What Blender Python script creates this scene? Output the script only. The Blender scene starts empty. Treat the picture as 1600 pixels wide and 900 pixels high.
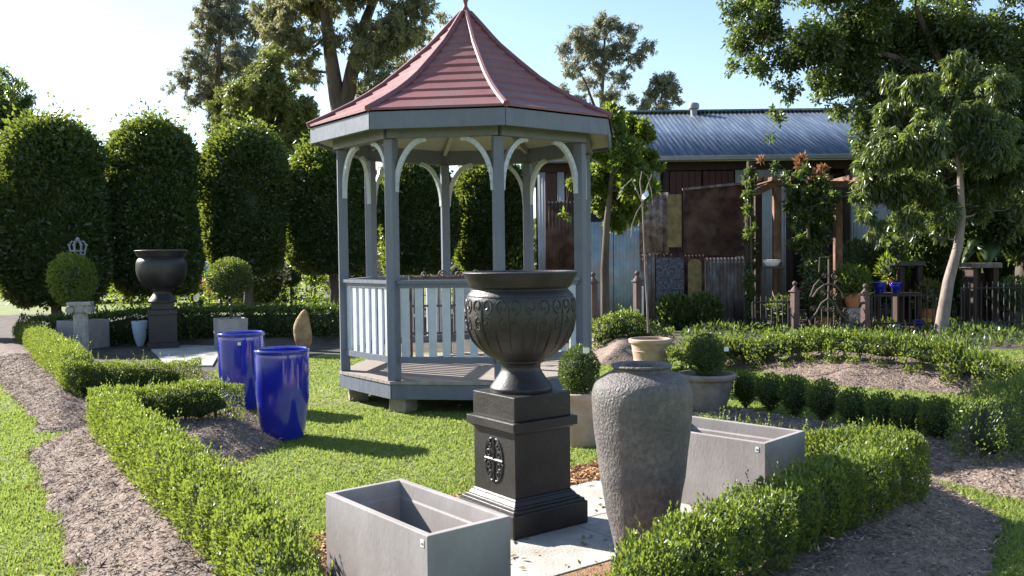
import bpy, math, random
import numpy as np
from mathutils import Vector, Matrix
PI = math.pi
rng = np.random.default_rng(7)
random.seed(7)
sc = bpy.context.scene
C = sc.collection

# ------------------------------------------------------------------ camera
FPX, PIT, ROLL, EYE = 1400.0, -0.035, -0.012, 1.5
cp, sp = math.cos(PIT), math.sin(PIT)
cr, sr = math.cos(ROLL), math.sin(ROLL)
def ray(px, py):
    dx, dy = px - 800.0, py - 450.0
    u, v = cr*dx + sr*dy, -sr*dx + cr*dy
    yc, zc, xc = 1.0, -v/FPX, u/FPX
    return np.array([xc, yc*cp - zc*sp, yc*sp + zc*cp])
def at(px, py, z=0.0):
    d = ray(px, py); t = (z - EYE)/d[2]
    return np.array([0, 0, EYE]) + d*t
def atD(px, py, D):
    d = ray(px, py); return np.array([0, 0, EYE]) + d*(D/d[1])
def g2(px, py, z=0.0):
    p = at(px, py, z); return (p[0], p[1])
cam_d = bpy.data.cameras.new('camera'); cam = bpy.data.objects.new('camera', cam_d); C.objects.link(cam)
cam_d.sensor_width = 36.0; cam_d.lens = FPX/1600*36; cam_d.clip_end = 3000; cam_d.clip_start = 0.05
cam.matrix_world = (Matrix.Translation((0, 0, EYE)) @ Matrix.Rotation(PIT, 4, 'X') @ Matrix.Rotation(PI/2, 4, 'X') @ Matrix.Rotation(ROLL, 4, 'Z'))
sc.camera = cam

# ------------------------------------------------------------------ light
SUN = Vector((-0.737, 0.446, 0.515)).normalized()
EL = math.asin(SUN.z); AZ = math.atan2(SUN.x, SUN.y)
w = bpy.data.worlds.new('World'); sc.world = w; w.use_nodes = True
nt = w.node_tree; bg = nt.nodes['Background']
sk = nt.nodes.new('ShaderNodeTexSky'); sk.sky_type = 'NISHITA'; sk.sun_disc = False
sk.sun_elevation = EL; sk.sun_rotation = AZ % (2*PI); sk.dust_density = 0.4; sk.ozone_density = 1.2; sk.air_density = 1.0
nt.links.new(sk.outputs[0], bg.inputs[0]); bg.inputs[1].default_value = 0.088
sl = bpy.data.lights.new('sun', 'SUN'); sl.energy = 5.0; sl.angle = math.radians(0.5); sl.color = (1.0, 0.955, 0.885)
so = bpy.data.objects.new('sun', sl); C.objects.link(so)
so.rotation_euler = (-SUN).to_track_quat('-Z', 'Y').to_euler(); so.location = (-20, 12, 20)
vs = sc.view_settings; vs.view_transform = 'Standard'; vs.look = 'None'; vs.gamma = 1; vs.exposure = 1.5
cy = sc.cycles
cy.max_bounces = 6; cy.diffuse_bounces = 3; cy.glossy_bounces = 3; cy.transmission_bounces = 3; cy.transparent_max_bounces = 4
cy.caustics_reflective = False; cy.caustics_refractive = False; cy.sample_clamp_indirect = 6

# ------------------------------------------------------------------ materials
def M(name, c1, c2=None, scale=6.0, detail=6, rough=0.7, bump=0.0, bscale=None, metal=0.0, spec=0.4, coat=0.0, stretch=(1, 1, 1), lo=0.35, hi=0.65, c3=None, s3=1.5):
    m = bpy.data.materials.new(name); m.use_nodes = True
    n = m.node_tree.nodes; L = m.node_tree.links; b = n['Principled BSDF']
    b.inputs['Roughness'].default_value = rough; b.inputs['Metallic'].default_value = metal
    b.inputs['Specular IOR Level'].default_value = spec
    if coat: b.inputs['Coat Weight'].default_value = coat; b.inputs['Coat Roughness'].default_value = 0.06
    b.inputs['Base Color'].default_value = (*c1, 1)
    if c2 or bump:
        tc = n.new('ShaderNodeTexCoord'); mp = n.new('ShaderNodeMapping'); mp.inputs['Scale'].default_value = stretch
        L.new(tc.outputs['Object'], mp.inputs[0])
    if c2:
        no = n.new('ShaderNodeTexNoise'); no.inputs['Scale'].default_value = scale; no.inputs['Detail'].default_value = detail
        no.inputs['Roughness'].default_value = 0.65
        L.new(mp.outputs[0], no.inputs['Vector'])
        rp = n.new('ShaderNodeValToRGB'); rp.color_ramp.elements[0].position = lo; rp.color_ramp.elements[1].position = hi
        rp.color_ramp.elements[0].color = (*c1, 1); rp.color_ramp.elements[1].color = (*c2, 1)
        L.new(no.outputs[0], rp.inputs[0]); out = rp.outputs[0]
        if c3:
            n3 = n.new('ShaderNodeTexNoise'); n3.inputs['Scale'].default_value = s3; n3.inputs['Detail'].default_value = 4
            L.new(tc.outputs['Object'], n3.inputs['Vector'])
            r3 = n.new('ShaderNodeValToRGB'); r3.color_ramp.elements[0].position = 0.45; r3.color_ramp.elements[1].position = 0.7
            L.new(n3.outputs[0], r3.inputs[0])
            mx = n.new('ShaderNodeMix'); mx.data_type = 'RGBA'
            L.new(r3.outputs[0], mx.inputs[0]); L.new(out, mx.inputs[6]); mx.inputs[7].default_value = (*c3, 1); out = mx.outputs[2]
        L.new(out, b.inputs['Base Color'])
    if bump:
        nb = n.new('ShaderNodeTexNoise'); nb.inputs['Scale'].default_value = bscale or scale*3; nb.inputs['Detail'].default_value = 5
        L.new(mp.outputs[0], nb.inputs['Vector'])
        bp = n.new('ShaderNodeBump'); bp.inputs['Strength'].default_value = bump; bp.inputs['Distance'].default_value = 0.02
        L.new(nb.outputs[0], bp.inputs['Height']); L.new(bp.outputs[0], b.inputs['Normal'])
    return m
def LM(name, c1, c2, tr=(0.25, 0.4, 0.05), trans=0.35, rough=0.42, spec=0.5):
    m = bpy.data.materials.new(name); m.use_nodes = True
    n = m.node_tree.nodes; L = m.node_tree.links; b = n['Principled BSDF']
    at_ = n.new('ShaderNodeAttribute'); at_.attribute_name = 'rnd'
    rp = n.new('ShaderNodeValToRGB'); rp.color_ramp.elements[0].color = (*c1, 1); rp.color_ramp.elements[1].color = (*c2, 1)
    L.new(at_.outputs['Fac'], rp.inputs[0]); L.new(rp.outputs[0], b.inputs['Base Color'])
    b.inputs['Roughness'].default_value = rough; b.inputs['Specular IOR Level'].default_value = spec
    t = n.new('ShaderNodeBsdfTranslucent'); t.inputs[0].default_value = (*tr, 1)
    mx = n.new('ShaderNodeMixShader'); mx.inputs[0].default_value = trans
    L.new(b.outputs[0], mx.inputs[1]); L.new(t.outputs[0], mx.inputs[2]); L.new(mx.outputs[0], n['Material Output'].inputs[0])
    return m
grey_paint = M('grey_paint', (0.122, 0.136, 0.178), (0.158, 0.172, 0.215), 9, rough=0.5, bump=0.25, bscale=24, stretch=(1, 1, .3), c3=(0.15, 0.16, 0.19), s3=3)
white_paint = M('pale_paint', (0.46, 0.49, 0.55), (0.54, 0.57, 0.62), 7, rough=0.45, bump=0.05, bscale=30)
cream_paint = M('cream_paint', (0.36, 0.33, 0.28), (0.42, 0.39, 0.33), 3)
deck_wood = M('deck_wood', (0.26, 0.215, 0.185), (0.36, 0.31, 0.27), 6, rough=0.7, bump=0.2, bscale=30, stretch=(1, 10, 1))
roof_red = M('roof_red', (0.20, 0.068, 0.070), (0.265, 0.10, 0.098), 2.5, rough=0.55, bump=0.15, bscale=40, c3=(0.215, 0.115, 0.11))
roof_cap = M('roof_cap', (0.165, 0.062, 0.068), (0.21, 0.085, 0.09), 4, rough=0.5)
pier_mat = M('pier_brick', (0.25, 0.2, 0.15), (0.35, 0.3, 0.24), 9, bump=0.3)
bronze = M('urn_bronze', (0.020, 0.017, 0.017), (0.036, 0.030, 0.028), 7, rough=0.45, bump=0.12, bscale=60, spec=0.5, c3=(0.032, 0.027, 0.025), s3=4)
jar_mat = M('jar_glaze', (0.075, 0.065, 0.060), (0.23, 0.20, 0.18), 42, detail=8, rough=0.55, bump=0.6, bscale=90, spec=0.4, stretch=(1, 1, .7), lo=0.3, hi=0.72, c3=(0.10, 0.09, 0.088), s3=5)
cobalt = M('cobalt_glaze', (0.013, 0.017, 0.29), (0.018, 0.026, 0.36), 3, rough=0.12, coat=0.8, spec=0.6, bump=0.04, bscale=12)
concrete = M('grey_concrete', (0.29, 0.265, 0.255), (0.37, 0.34, 0.325), 7, rough=0.75, bump=0.07, bscale=60, stretch=(1, 1, .5), c3=(0.27, 0.24, 0.225), s3=2.6)
soil = M('soil', (0.05, 0.04, 0.03), (0.10, 0.08, 0.06), 20, rough=0.95, bump=0.6, bscale=60)
terracotta = M('terracotta', (0.42, 0.27, 0.20), (0.50, 0.38, 0.30), 8, rough=0.8, bump=0.15, bscale=60)
oldstone = M('aged_stone', (0.30, 0.28, 0.25), (0.46, 0.43, 0.39), 10, rough=0.85, bump=0.3, bscale=50)
paving = M('pale_paving', (0.36, 0.345, 0.31), (0.52, 0.505, 0.46), 14, rough=0.85, bump=0.3, bscale=60, c3=(0.33, 0.30, 0.25), s3=3.5)
sticker_m = M('paper_white', (0.8, 0.8, 0.78)); ink = M('ink_grey', (0.15, 0.15, 0.18))
grass_m = M('lawn_green', (0.12, 0.155, 0.032), (0.20, 0.235, 0.06), 1.1, detail=8, rough=0.9, bump=0.6, bscale=60, c3=(0.17, 0.17, 0.06), s3=0.6)
mulch_m = M('mulch', (0.13, 0.095, 0.075), (0.31, 0.24, 0.195), 38, detail=8, rough=0.95, bump=1.0, bscale=45, c3=(0.19, 0.14, 0.12), s3=2.0)
chip_m = LM('mulch_straw', (0.12, 0.085, 0.065), (0.46, 0.36, 0.29), tr=(0.3, 0.25, 0.2), trans=0.05, rough=0.9, spec=0.2)
twigchip = LM('dark_chip', (0.06, 0.042, 0.033), (0.22, 0.15, 0.11), trans=0.0, rough=0.9, spec=0.2)
litter_m = LM('dry_leaf', (0.20, 0.11, 0.04), (0.48, 0.36, 0.16), tr=(0.4, 0.25, 0.08), trans=0.2, rough=0.7)
bark_m = LM('bark_chip', (0.28, 0.13, 0.06), (0.58, 0.36, 0.20), trans=0.0, rough=0.9, spec=0.2)
barkbed = M('bark_bed', (0.2, 0.1, 0.05), (0.40, 0.25, 0.14), 40, rough=0.95, bump=0.8)
blade_m = LM('grass_blade', (0.115, 0.165, 0.032), (0.25, 0.305, 0.075), tr=(0.36, 0.45, 0.09), trans=0.42, rough=0.6, spec=0.25)
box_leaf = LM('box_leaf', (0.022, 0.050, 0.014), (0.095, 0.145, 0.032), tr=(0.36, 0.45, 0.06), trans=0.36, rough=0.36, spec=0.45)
topi_leaf = LM('topiary_leaf', (0.035, 0.065, 0.015), (0.085, 0.13, 0.025), tr=(0.2, 0.3, 0.04), trans=0.22)
ficus_leaf = LM('ficus_leaf', (0.022, 0.043, 0.019), (0.062, 0.10, 0.032), tr=(0.34, 0.42, 0.05), trans=0.30, rough=0.36)
gum_leaf = LM('gum_leaf', (0.13, 0.135, 0.075), (0.25, 0.245, 0.145), tr=(0.38, 0.37, 0.15), trans=0.42, rough=0.5)
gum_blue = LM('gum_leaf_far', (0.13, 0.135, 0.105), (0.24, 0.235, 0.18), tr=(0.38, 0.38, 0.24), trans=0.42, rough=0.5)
olive_leaf = LM('olive_leaf', (0.10, 0.115, 0.035), (0.20, 0.21, 0.07), tr=(0.26, 0.3, 0.05), trans=0.35)
fresh_leaf = LM('fresh_leaf', (0.035, 0.065, 0.012), (0.10, 0.14, 0.025), tr=(0.34, 0.44, 0.04), trans=0.42)
dark_leaf = LM('dark_leaf', (0.026, 0.044, 0.016), (0.075, 0.11, 0.03), tr=(0.26, 0.36, 0.05), trans=0.33, rough=0.27, spec=0.7)
silver_leaf = LM('weeping_leaf', (0.030, 0.052, 0.018), (0.10, 0.135, 0.045), tr=(0.3, 0.38, 0.06), trans=0.34, rough=0.28, spec=0.6)
tint_leaf = LM('tinted_leaf', (0.25, 0.12, 0.06), (0.35, 0.2, 0.09), tr=(0.4, 0.2, 0.08), trans=0.4)
twig = M('twig_wood', (0.045, 0.036, 0.024), (0.08, 0.065, 0.045), 20)
bark = M('bark', (0.06, 0.045, 0.035), (0.14, 0.11, 0.085), 5, rough=0.9, bump=0.5, bscale=12, stretch=(1, 1, .2))
gumbark = M('gum_bark', (0.05, 0.035, 0.028), (0.16, 0.115, 0.09), 2.5, rough=0.85, bump=0.4, bscale=6, stretch=(1, 1, .2))
palebark = M('pale_bark', (0.17, 0.13, 0.11), (0.30, 0.245, 0.215), 6, rough=0.8, bump=0.4, bscale=25, stretch=(1, 1, .4))
galv = M('galvanised', (0.12, 0.16, 0.22), (0.28, 0.31, 0.36), 1.6, rough=0.33, metal=0.6, stretch=(5, 0.35, 1), lo=.42, hi=.7)
gutter_m = M('gutter_metal', (0.24, 0.26, 0.28), (0.30, 0.31, 0.32), 2, rough=0.5)
whiteiron = M('white_iron', (0.34, 0.37, 0.40), (0.46, 0.48, 0.50), 3, rough=0.6, c3=(0.4, 0.36, 0.33), s3=2)
blueiron = M('pale_blue_iron', (0.20, 0.26, 0.31), (0.30, 0.355, 0.39), 4, rough=0.6, c3=(0.3, 0.25, 0.22), s3=2.5)
redwood = M('dark_red_door', (0.05, 0.014, 0.014), (0.075, 0.022, 0.02), 4, rough=0.6, stretch=(6, 6, .6))
rust = M('rust', (0.018, 0.010, 0.008), (0.070, 0.032, 0.022), 4, rough=0.85, bump=0.3, c3=(0.12, 0.07, 0.052), s3=2.6)
rustred = M('rust_light', (0.08, 0.04, 0.03), (0.30, 0.235, 0.21), 6, rough=0.85, bump=0.2)
greyiron = M('weathered_iron', (0.06, 0.055, 0.055), (0.24, 0.22, 0.21), 9, rough=0.7, c3=(0.11, 0.055, 0.04), s3=3, stretch=(1.5, 1.5, .25))
gold = M('gold_board', (0.11, 0.075, 0.025), (0.24, 0.17, 0.06), 8, rough=0.5, bump=0.3)
pebble = M('pebble_panel', (0.012, 0.014, 0.022), (0.12, 0.13, 0.17), 18, rough=0.5, bump=0.6, detail=2)
darkwood = M('dark_timber', (0.03, 0.018, 0.013), (0.06, 0.034, 0.024), 5, rough=0.8, stretch=(4, 4, .5))
sunwood = M('red_timber', (0.09, 0.04, 0.022), (0.24, 0.14, 0.085), 8, rough=0.8, bump=0.3, stretch=(1, 1, .4))
iron = M('rusty_wrought_iron', (0.08, 0.052, 0.04), (0.17, 0.12, 0.10), 12, rough=0.7)
ironpost = M('rust_post', (0.075, 0.042, 0.038), (0.13, 0.08, 0.07), 9, rough=0.7)
interior = M('interior_shade', (0.02, 0.017, 0.015), (0.035, 0.03, 0.025), 3)
rock = M('golden_rock', (0.26, 0.14, 0.06), (0.46, 0.33, 0.18), 7, rough=0.9, bump=0.8, bscale=14)
bluewhite = M('pale_blue_glaze', (0.52, 0.62, 0.72), (0.58, 0.67, 0.75), 3, rough=0.4)
carw = M('car_white', (0.75, 0.76, 0.78), rough=0.25, coat=0.5); card = M('car_dark', (0.02, 0.021, 0.024), rough=0.25, coat=0.5)
carr = M('car_red', (0.45, 0.03, 0.03), rough=0.25, coat=0.5); glass_m = M('car_glass', (0.08, 0.11, 0.13), rough=0.05, spec=0.9, metal=0.3); tyre_m = M('tyre', (0.02, 0.02, 0.02), rough=0.9)
rimm = M('rim_metal', (0.5, 0.5, 0.5), metal=0.8, rough=0.3); lampm = M('lamp_lens', (0.7, 0.7, 0.7), rough=0.1)
ribbon_m = M('white_ribbon', (0.75, 0.78, 0.82), rough=0.6)
pink = LM('flower_petal', (0.7, 0.5, 0.5), (0.8, 0.72, 0.72), tr=(0.8, 0.6, 0.6), trans=0.3)
whitem = M('white_gloss', (0.78, 0.78, 0.78), rough=0.5); yellowm = M('yellow_glaze', (0.6, 0.36, 0.04), rough=0.3); orangem = M('orange_clay', (0.55, 0.22, 0.10), (0.6, 0.28, 0.13), 6)
darkiron = M('dark_iron', (0.03, 0.026, 0.024), (0.06, 0.05, 0.045), 10, rough=0.6)

# ------------------------------------------------------------------ mesh helpers
def tag(o, label=None, cat=None, group=None, kind=None):
    if label: o['label'] = label
    if cat: o['category'] = cat
    if group: o['group'] = group
    if kind: o['kind'] = kind
    return o
def thing(name, label, cat, loc=(0, 0, 0), rz=0.0, group=None):
    o = bpy.data.objects.new(name, None); C.objects.link(o); o.empty_display_size = 0.1
    o.location = tuple(float(x) for x in loc); o.rotation_euler = (0, 0, rz)
    return tag(o, label, cat, group)
def rmat(o):
    m = Matrix.Identity(4)
    while o is not None:
        m = Matrix.Translation(o.location) @ o.rotation_euler.to_matrix().to_4x4() @ m; o = o.parent
    return m
def link(me, name, mat, parent=None):
    o = bpy.data.objects.new(name, me); C.objects.link(o); me.materials.append(mat)
    if parent is not None: o.parent = parent
    return o
class MB:
    """collects shapes of ONE part; local coordinates unless built with world=True"""
    def __init__(s): s.v = []; s.f = []; s.s = []
    def add(s, vs, fs, smooth=False):
        n = len(s.v); s.v += [tuple(float(c) for c in p) for p in vs]
        s.f += [tuple(n + i for i in f) for f in fs]; s.s += [smooth]*len(fs)
    def box(s, c, size, rz=0.0, m=None):
        hx, hy, hz = size[0]/2, size[1]/2, size[2]/2
        R = m if m is not None else Matrix.Rotation(rz, 3, 'Z'); c = Vector([float(t) for t in c])
        P = [c + R @ Vector((x, y, z)) for x in (-hx, hx) for y in (-hy, hy) for z in (-hz, hz)]
        s.add(P, [(0, 1, 3, 2), (4, 6, 7, 5), (0, 4, 5, 1), (2, 3, 7, 6), (0, 2, 6, 4), (1, 5, 7, 3)]); return s
    def beam(s, a, b, wdt, h, up=(0, 0, 1)):
        a = Vector([float(t) for t in a]); b = Vector([float(t) for t in b]); d = b - a; L = d.length; d.normalize()
        sd = d.cross(Vector(up)); sd = sd.normalized() if sd.length > 1e-5 else Vector((1, 0, 0)); u = sd.cross(d)
        R = Matrix((d, sd, u)).transposed(); return s.box((a+b)/2, (L, wdt, h), m=R)
    def tube(s, pts, r, seg=8, cap=True):
        P = [Vector([float(t) for t in p]) for p in pts]; n = len(P); rs = r if hasattr(r, '__len__') else [r]*n
        V = []; F = []; ref = None
        for i in range(n):
            d = (P[min(i+1, n-1)] - P[max(i-1, 0)]).normalized()
            if ref is None: ref = d.orthogonal().normalized()
            ref = (ref - d*ref.dot(d)); ref = ref.normalized() if ref.length > 1e-6 else d.orthogonal().normalized()
            b = d.cross(ref)
            for k in range(seg):
                a = 2*PI*k/seg; V.append(P[i] + (ref*math.cos(a) + b*math.sin(a))*rs[i])
        for i in range(n-1):
            for k in range(seg):
                k2 = (k+1) % seg; F.append((i*seg+k, i*seg+k2, (i+1)*seg+k2, (i+1)*seg+k))
        if cap: F.append(tuple(range(seg))[::-1]); F.append(tuple((n-1)*seg+k for k in range(seg)))
        s.add(V, F, True); return s
    def lathe(s, prof, seg=48, c=(0, 0, 0), smooth=True, closed=False):
        V = []; F = []; n = len(prof)
        for (r, z) in prof:
            for k in range(seg):
                a = 2*PI*k/seg; V.append((c[0]+r*math.cos(a), c[1]+r*math.sin(a), c[2]+z))
        for i in range(n-1):
            for k in range(seg):
                k2 = (k+1) % seg; F.append((i*seg+k, i*seg+k2, (i+1)*seg+k2, (i+1)*seg+k))
        if not closed:
            F.append(tuple(range(seg))[::-1]); F.append(tuple((n-1)*seg+k for k in range(seg)))
        s.add(V, F, smooth); return s
    def prism(s, poly, z0, z1):
        n = len(poly); V = [(p[0], p[1], z0) for p in poly] + [(p[0], p[1], z1) for p in poly]
        F = [tuple(range(n))[::-1], tuple(range(n, 2*n))] + [(i, (i+1) % n, n+(i+1) % n, n+i) for i in range(n)]
        s.add(V, F); return s
    def ball(s, c, r, seg=12, sc3=(1, 1, 1)):
        V = [(c[0], c[1], c[2]+r*sc3[2])]; F = []; h = seg//2
        for i in range(1, h):
            t = PI*i/h
            for k in range(seg):
                a = 2*PI*k/seg; V.append((c[0]+r*sc3[0]*math.sin(t)*math.cos(a), c[1]+r*sc3[1]*math.sin(t)*math.sin(a), c[2]+r*sc3[2]*math.cos(t)))
        V.append((c[0], c[1], c[2]-r*sc3[2])); e = len(V)-1
        for k in range(seg):
            k2 = (k+1) % seg; F.append((0, 1+k, 1+k2)); F.append((e, 1+(h-2)*seg+k2, 1+(h-2)*seg+k))
            for i in range(h-2): F.append((1+i*seg+k, 1+(i+1)*seg+k, 1+(i+1)*seg+k2, 1+i*seg+k2))
        s.add(V, F, True); return s
    def build(s, name, mat, parent=None, world=False, bevel=0.0, auto=True):
        V = s.v
        if world and parent is not None:
            im = rmat(parent).inverted(); V = [tuple(im @ Vector(p)) for p in V]
        me = bpy.data.meshes.new(name); me.from_pydata(V, [], s.f); me.polygons.foreach_set('use_smooth', s.s)
        me.update()
        if auto and any(s.s):
            try: me.set_sharp_from_angle(angle=math.radians(42))
            except Exception: pass
        o = link(me, name, mat, parent)
        if bevel:
            b = o.modifiers.new('bevel', 'BEVEL'); b.width = bevel; b.segments = 2; b.limit_method = 'ANGLE'
        return o
def np_mesh(name, V, F, rnd, mat, parent=None, smooth=False):
    """V (n,3), F (m,k) faces of equal size"""
    V = np.asarray(V, np.float32)
    if parent is not None:
        im = np.array(rmat(parent).inverted(), np.float32); V = V @ im[:3, :3].T + im[:3, 3]
    m, k = F.shape; me = bpy.data.meshes.new(name)
    me.vertices.add(len(V)); me.vertices.foreach_set('co', V.astype(np.float32).ravel())
    me.loops.add(m*k); me.loops.foreach_set('vertex_index', F.astype(np.int32).ravel())
    me.polygons.add(m); me.polygons.foreach_set('loop_start', np.arange(0, m*k, k, dtype=np.int32))
    me.polygons.foreach_set('loop_total', np.full(m, k, np.int32))
    if smooth: me.polygons.foreach_set('use_smooth', np.ones(m, bool))
    me.update(calc_edges=True)
    if rnd is not None:
        a = me.attributes.new('rnd', 'FLOAT', 'FACE'); a.data.foreach_set('value', np.asarray(rnd, np.float32))
    return link(me, name, mat, parent)
def nrm(a): return a/np.maximum(np.linalg.norm(a, axis=1, keepdims=True), 1e-9)
def leaves(name, P, D, L, W, mat, parent=None, up=None, rnd=None, fold=0.18):
    """diamond leaves: base point P, axis D, length L, width W"""
    n = len(P); D = nrm(D); u = rng.normal(size=(n, 3)) if up is None else up + rng.normal(size=(n, 3))*0.5
    S = nrm(np.cross(D, u)); N = np.cross(S, D)
    L = np.broadcast_to(np.asarray(L, float).reshape(-1, 1), (n, 1)); W = np.broadcast_to(np.asarray(W, float).reshape(-1, 1), (n, 1))
    mid = P + D*L*0.45
    V = np.stack([P, mid + S*W/2 + N*W*fold, P + D*L, mid - S*W/2 + N*W*fold], 1).reshape(-1, 3)
    i = np.arange(n)[:, None]*4
    F = np.concatenate([i + np.array([[0, 1, 2]]), i + np.array([[0, 2, 3]])], 1).reshape(-1, 3)
    r = rng.random(n) if rnd is None else rnd
    return np_mesh(name, V, F, np.repeat(r, 2), mat, parent)
def vnoise(P, f, seed=0):
    """cheap smooth noise from summed sines, about -1..1"""
    r = np.random.default_rng(seed); o = np.zeros(len(P))
    for _ in range(6):
        k = r.normal(size=P.shape[1]); k *= f*(0.6+0.9*r.random())/np.linalg.norm(k); o += np.sin(P @ k + r.random()*6.28)
    return o/3.0

# ------------------------------------------------------------------ ground
ygm = M('yard_earth_and_shade', (0.05, 0.04, 0.032), (0.11, 0.09, 0.07), 3, rough=.95, bump=.6, bscale=12)  # dark earth; at the back left it stands in for tree shade
def inside(poly, X, Y):
    p = np.asarray(poly); res = np.zeros(len(X), bool); n = len(p); j = n-1
    for i in range(n):
        xi, yi, xj, yj = p[i, 0], p[i, 1], p[j, 0], p[j, 1]
        c = ((yi > Y) != (yj > Y)) & (X < (xj-xi)*(Y-yi)/((yj-yi) + 1e-12) + xi); res ^= c; j = i
    return res
def pdist(poly, X, Y):
    p = np.asarray(poly); d = np.full(len(X), 1e9); n = len(p)
    for i in range(n):
        a, b = p[i], p[(i+1) % n]; ab = b-a; t = np.clip(((X-a[0])*ab[0]+(Y-a[1])*ab[1])/(ab@ab+1e-12), 0, 1)
        d = np.minimum(d, np.hypot(X-a[0]-t*ab[0], Y-a[1]-t*ab[1]))
    return np.where(inside(poly, X, Y), d, -d)
BEDS = []
def bed_h(X, Y, b):
    poly, h, wd = b
    XY = np.stack([X, Y], 1)
    d = pdist(poly, X, Y) + 0.035*vnoise(XY, 5, 3) + 0.025*vnoise(XY, 17, 4)
    t = np.clip(d/wd, 0, 1); s = t*t*(3-2*t)*0.6 + t*0.4
    return np.where(d > 0, 0.012 + h*s, np.maximum(d*0.5, -0.06)) + np.where(d > 0, 0.010*vnoise(XY, 22, 5)+0.006*vnoise(XY, 60, 6), 0)
def ground_z(X, Y):
    X = np.atleast_1d(np.asarray(X, float)); Y = np.atleast_1d(np.asarray(Y, float)); z = np.zeros(len(X))
    for b in BEDS: z = np.maximum(z, bed_h(X, Y, b))
    return z
def gz(x, y): return float(ground_z([x], [y])[0])
def bed(poly, h, wd, label, step=0.05, mat=None):
    b = (poly, h, wd); BEDS.append(b); p = np.asarray(poly)
    x = np.arange(p[:, 0].min()-.1, p[:, 0].max()+.1, step); y = np.arange(p[:, 1].min()-.1, p[:, 1].max()+.1, step)
    X, Y = np.meshgrid(x, y); Z = bed_h(X.ravel(), Y.ravel(), b)
    ny, nx = X.shape; V = np.stack([X.ravel(), Y.ravel(), Z], 1)
    i = (np.arange(ny-1)[:, None]*nx + np.arange(nx-1)[None]).ravel()
    F = np.stack([i, i+1, i+nx+1, i+nx], 1); F = F[(Z[F] > -0.055).any(1)]
    o = np_mesh('mulch_bed', V, F, None, mat or mulch_m, None, True); tag(o, label, None, None, 'structure')
yp = MB(); yp.add([(2.2, 13.6, .004), (30, 12.9, .004), (30, 30, .004), (2.2, 30, .004)], [(0, 1, 2, 3)]); yp.add([(-16, 12.0, .004), (-3.4, 12.0, .004), (-3.0, 14.2, .004), (1.0, 14.2, .004), (1.2, 27, .004), (-16, 21, .004)], [(0, 1, 2, 3, 4, 5)])  # left patch reaches forward, its dark colour painted for tree shade
tag(yp.build('yard_ground', ygm), 'dark earth of the nursery yard, with tree shade painted in at the back left', None, None, 'structure')
gm = MB(); gm.add([(-500, -60, 0), (500, -60, 0), (500, 900, 0), (-500, 900, 0)], [(0, 1, 2, 3)])
tag(gm.build('lawn', grass_m), 'bright green lawn spreading through the garden', None, None, 'structure')
G = g2
bed([G(45, 705), G(180, 668), G(190, 640), G(385, 640), G(398, 655), G(442, 690), G(350, 742), G(392, 768), G(470, 850), G(545, 960), (-.45, 2.2), (-1.6, 2.6), G(120, 890), G(85, 800)], 0.17, 0.45, 'brown mulch bed under the front left hedge')
bed([(-4.15, 7.85), G(122, 674), G(150, 628), G(335, 606), G(338, 592), G(318, 583), G(150, 580), (-5.7, 12.0), (-8.2, 15.6), (-9.2, 14.8), (-6.4, 11.1), (-5.2, 9.4)], 0.16, 0.5, 'brown mulch bed under the back left hedge')
bed([G(1572, 818), G(1450, 750), G(1290, 688), G(1085, 648), G(1062, 665), G(1250, 745), G(1240, 790), G(1100, 850), G(960, 930), (.1, 3.3), (.45, 2.6), (1.6, 3.3)], 0.15, 0.45, 'shaded brown mulch bed under the front right hedge')
bed([G(1128, 640), G(1300, 664), G(1470, 688), G(1530, 660), G(1640, 620), (7.0, 8.6), (5.6, 6.6), G(1610, 790), G(1450, 746), G(1300, 694), G(1110, 654)], 0.06, 0.3, 'shaded mulch bed under the row of small box shrubs')
bed([G(1045, 550), G(1130, 544), G(1300, 562), G(1500, 577), G(1720, 592), G(1700, 628), G(1570, 622), G(1300, 602), G(1180, 578), G(1080, 570)], 0.19, 0.5, 'sunlit brown mulch bank below the right hand hedge', 0.07)
bed([G(905, 535), G(1040, 520), G(1060, 545), G(1000, 568), G(930, 572)], 0.25, 0.5, 'dark mulch mound beside the gazebo', 0.07)
bed([G(-40, 500), G(150, 492), G(540, 500), G(560, 535), G(400, 545), G(150, 540), G(60, 520)], 0.10, 0.4, 'mulch bed in front of the clipped trees, coloured dark for tree shade', 0.09, ygm)  # mulch given the dark earth colour to paint in tree shade
# paved slab + bark chips, aligned with the garden axes
AX = np.array([0.80, 0.60]); AY = np.array([-0.60, 0.80]); PC = np.array([0.045, 4.99])
def loc(u, v): return tuple(PC + AX*u + AY*v)
barkpoly = [loc(-1.75, -1.1), loc(1.9, -1.1), loc(1.9, .85), loc(-.2, .62), loc(-.75, .5), loc(-1.75, .3)]
bp = MB(); bp.prism(barkpoly, -0.02, 0.010); tag(bp.build('bark_path', barkbed), 'orange bark chip surface around the paving', None, None, 'structure')
pv = MB()
for iu in range(-1, 3):
    for iv in range(-1, 1):
        u0, v0 = -.42 + .6*(iu), .42 + .6*iv
        pv.prism([loc(u0, v0-.6), loc(u0+.594, v0-.6), loc(u0+.594, v0-.006), loc(u0, v0-.006)], -0.03, 0.016)
tag(pv.build('paving', paving, bevel=0.004), 'pale concrete paving slabs under the urn pedestal', None, None, 'structure')
slabpoly = [loc(-1.03, -.8), loc(1.4, -.8), loc(1.4, .43), loc(-1.03, .43)]
bpv = MB(); bpv.prism([G(262, 574), G(332, 574), G(350, 543), G(306, 539), G(236, 548)], -0.02, 0.03)
tag(bpv.build('paving', paving, bevel=0.004), 'pale paving slab below the square planter by the back hedge', None, None, 'structure')
bpoly2 = [G(262, 574), G(332, 574), G(350, 543), G(306, 539), G(236, 548)]

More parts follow.
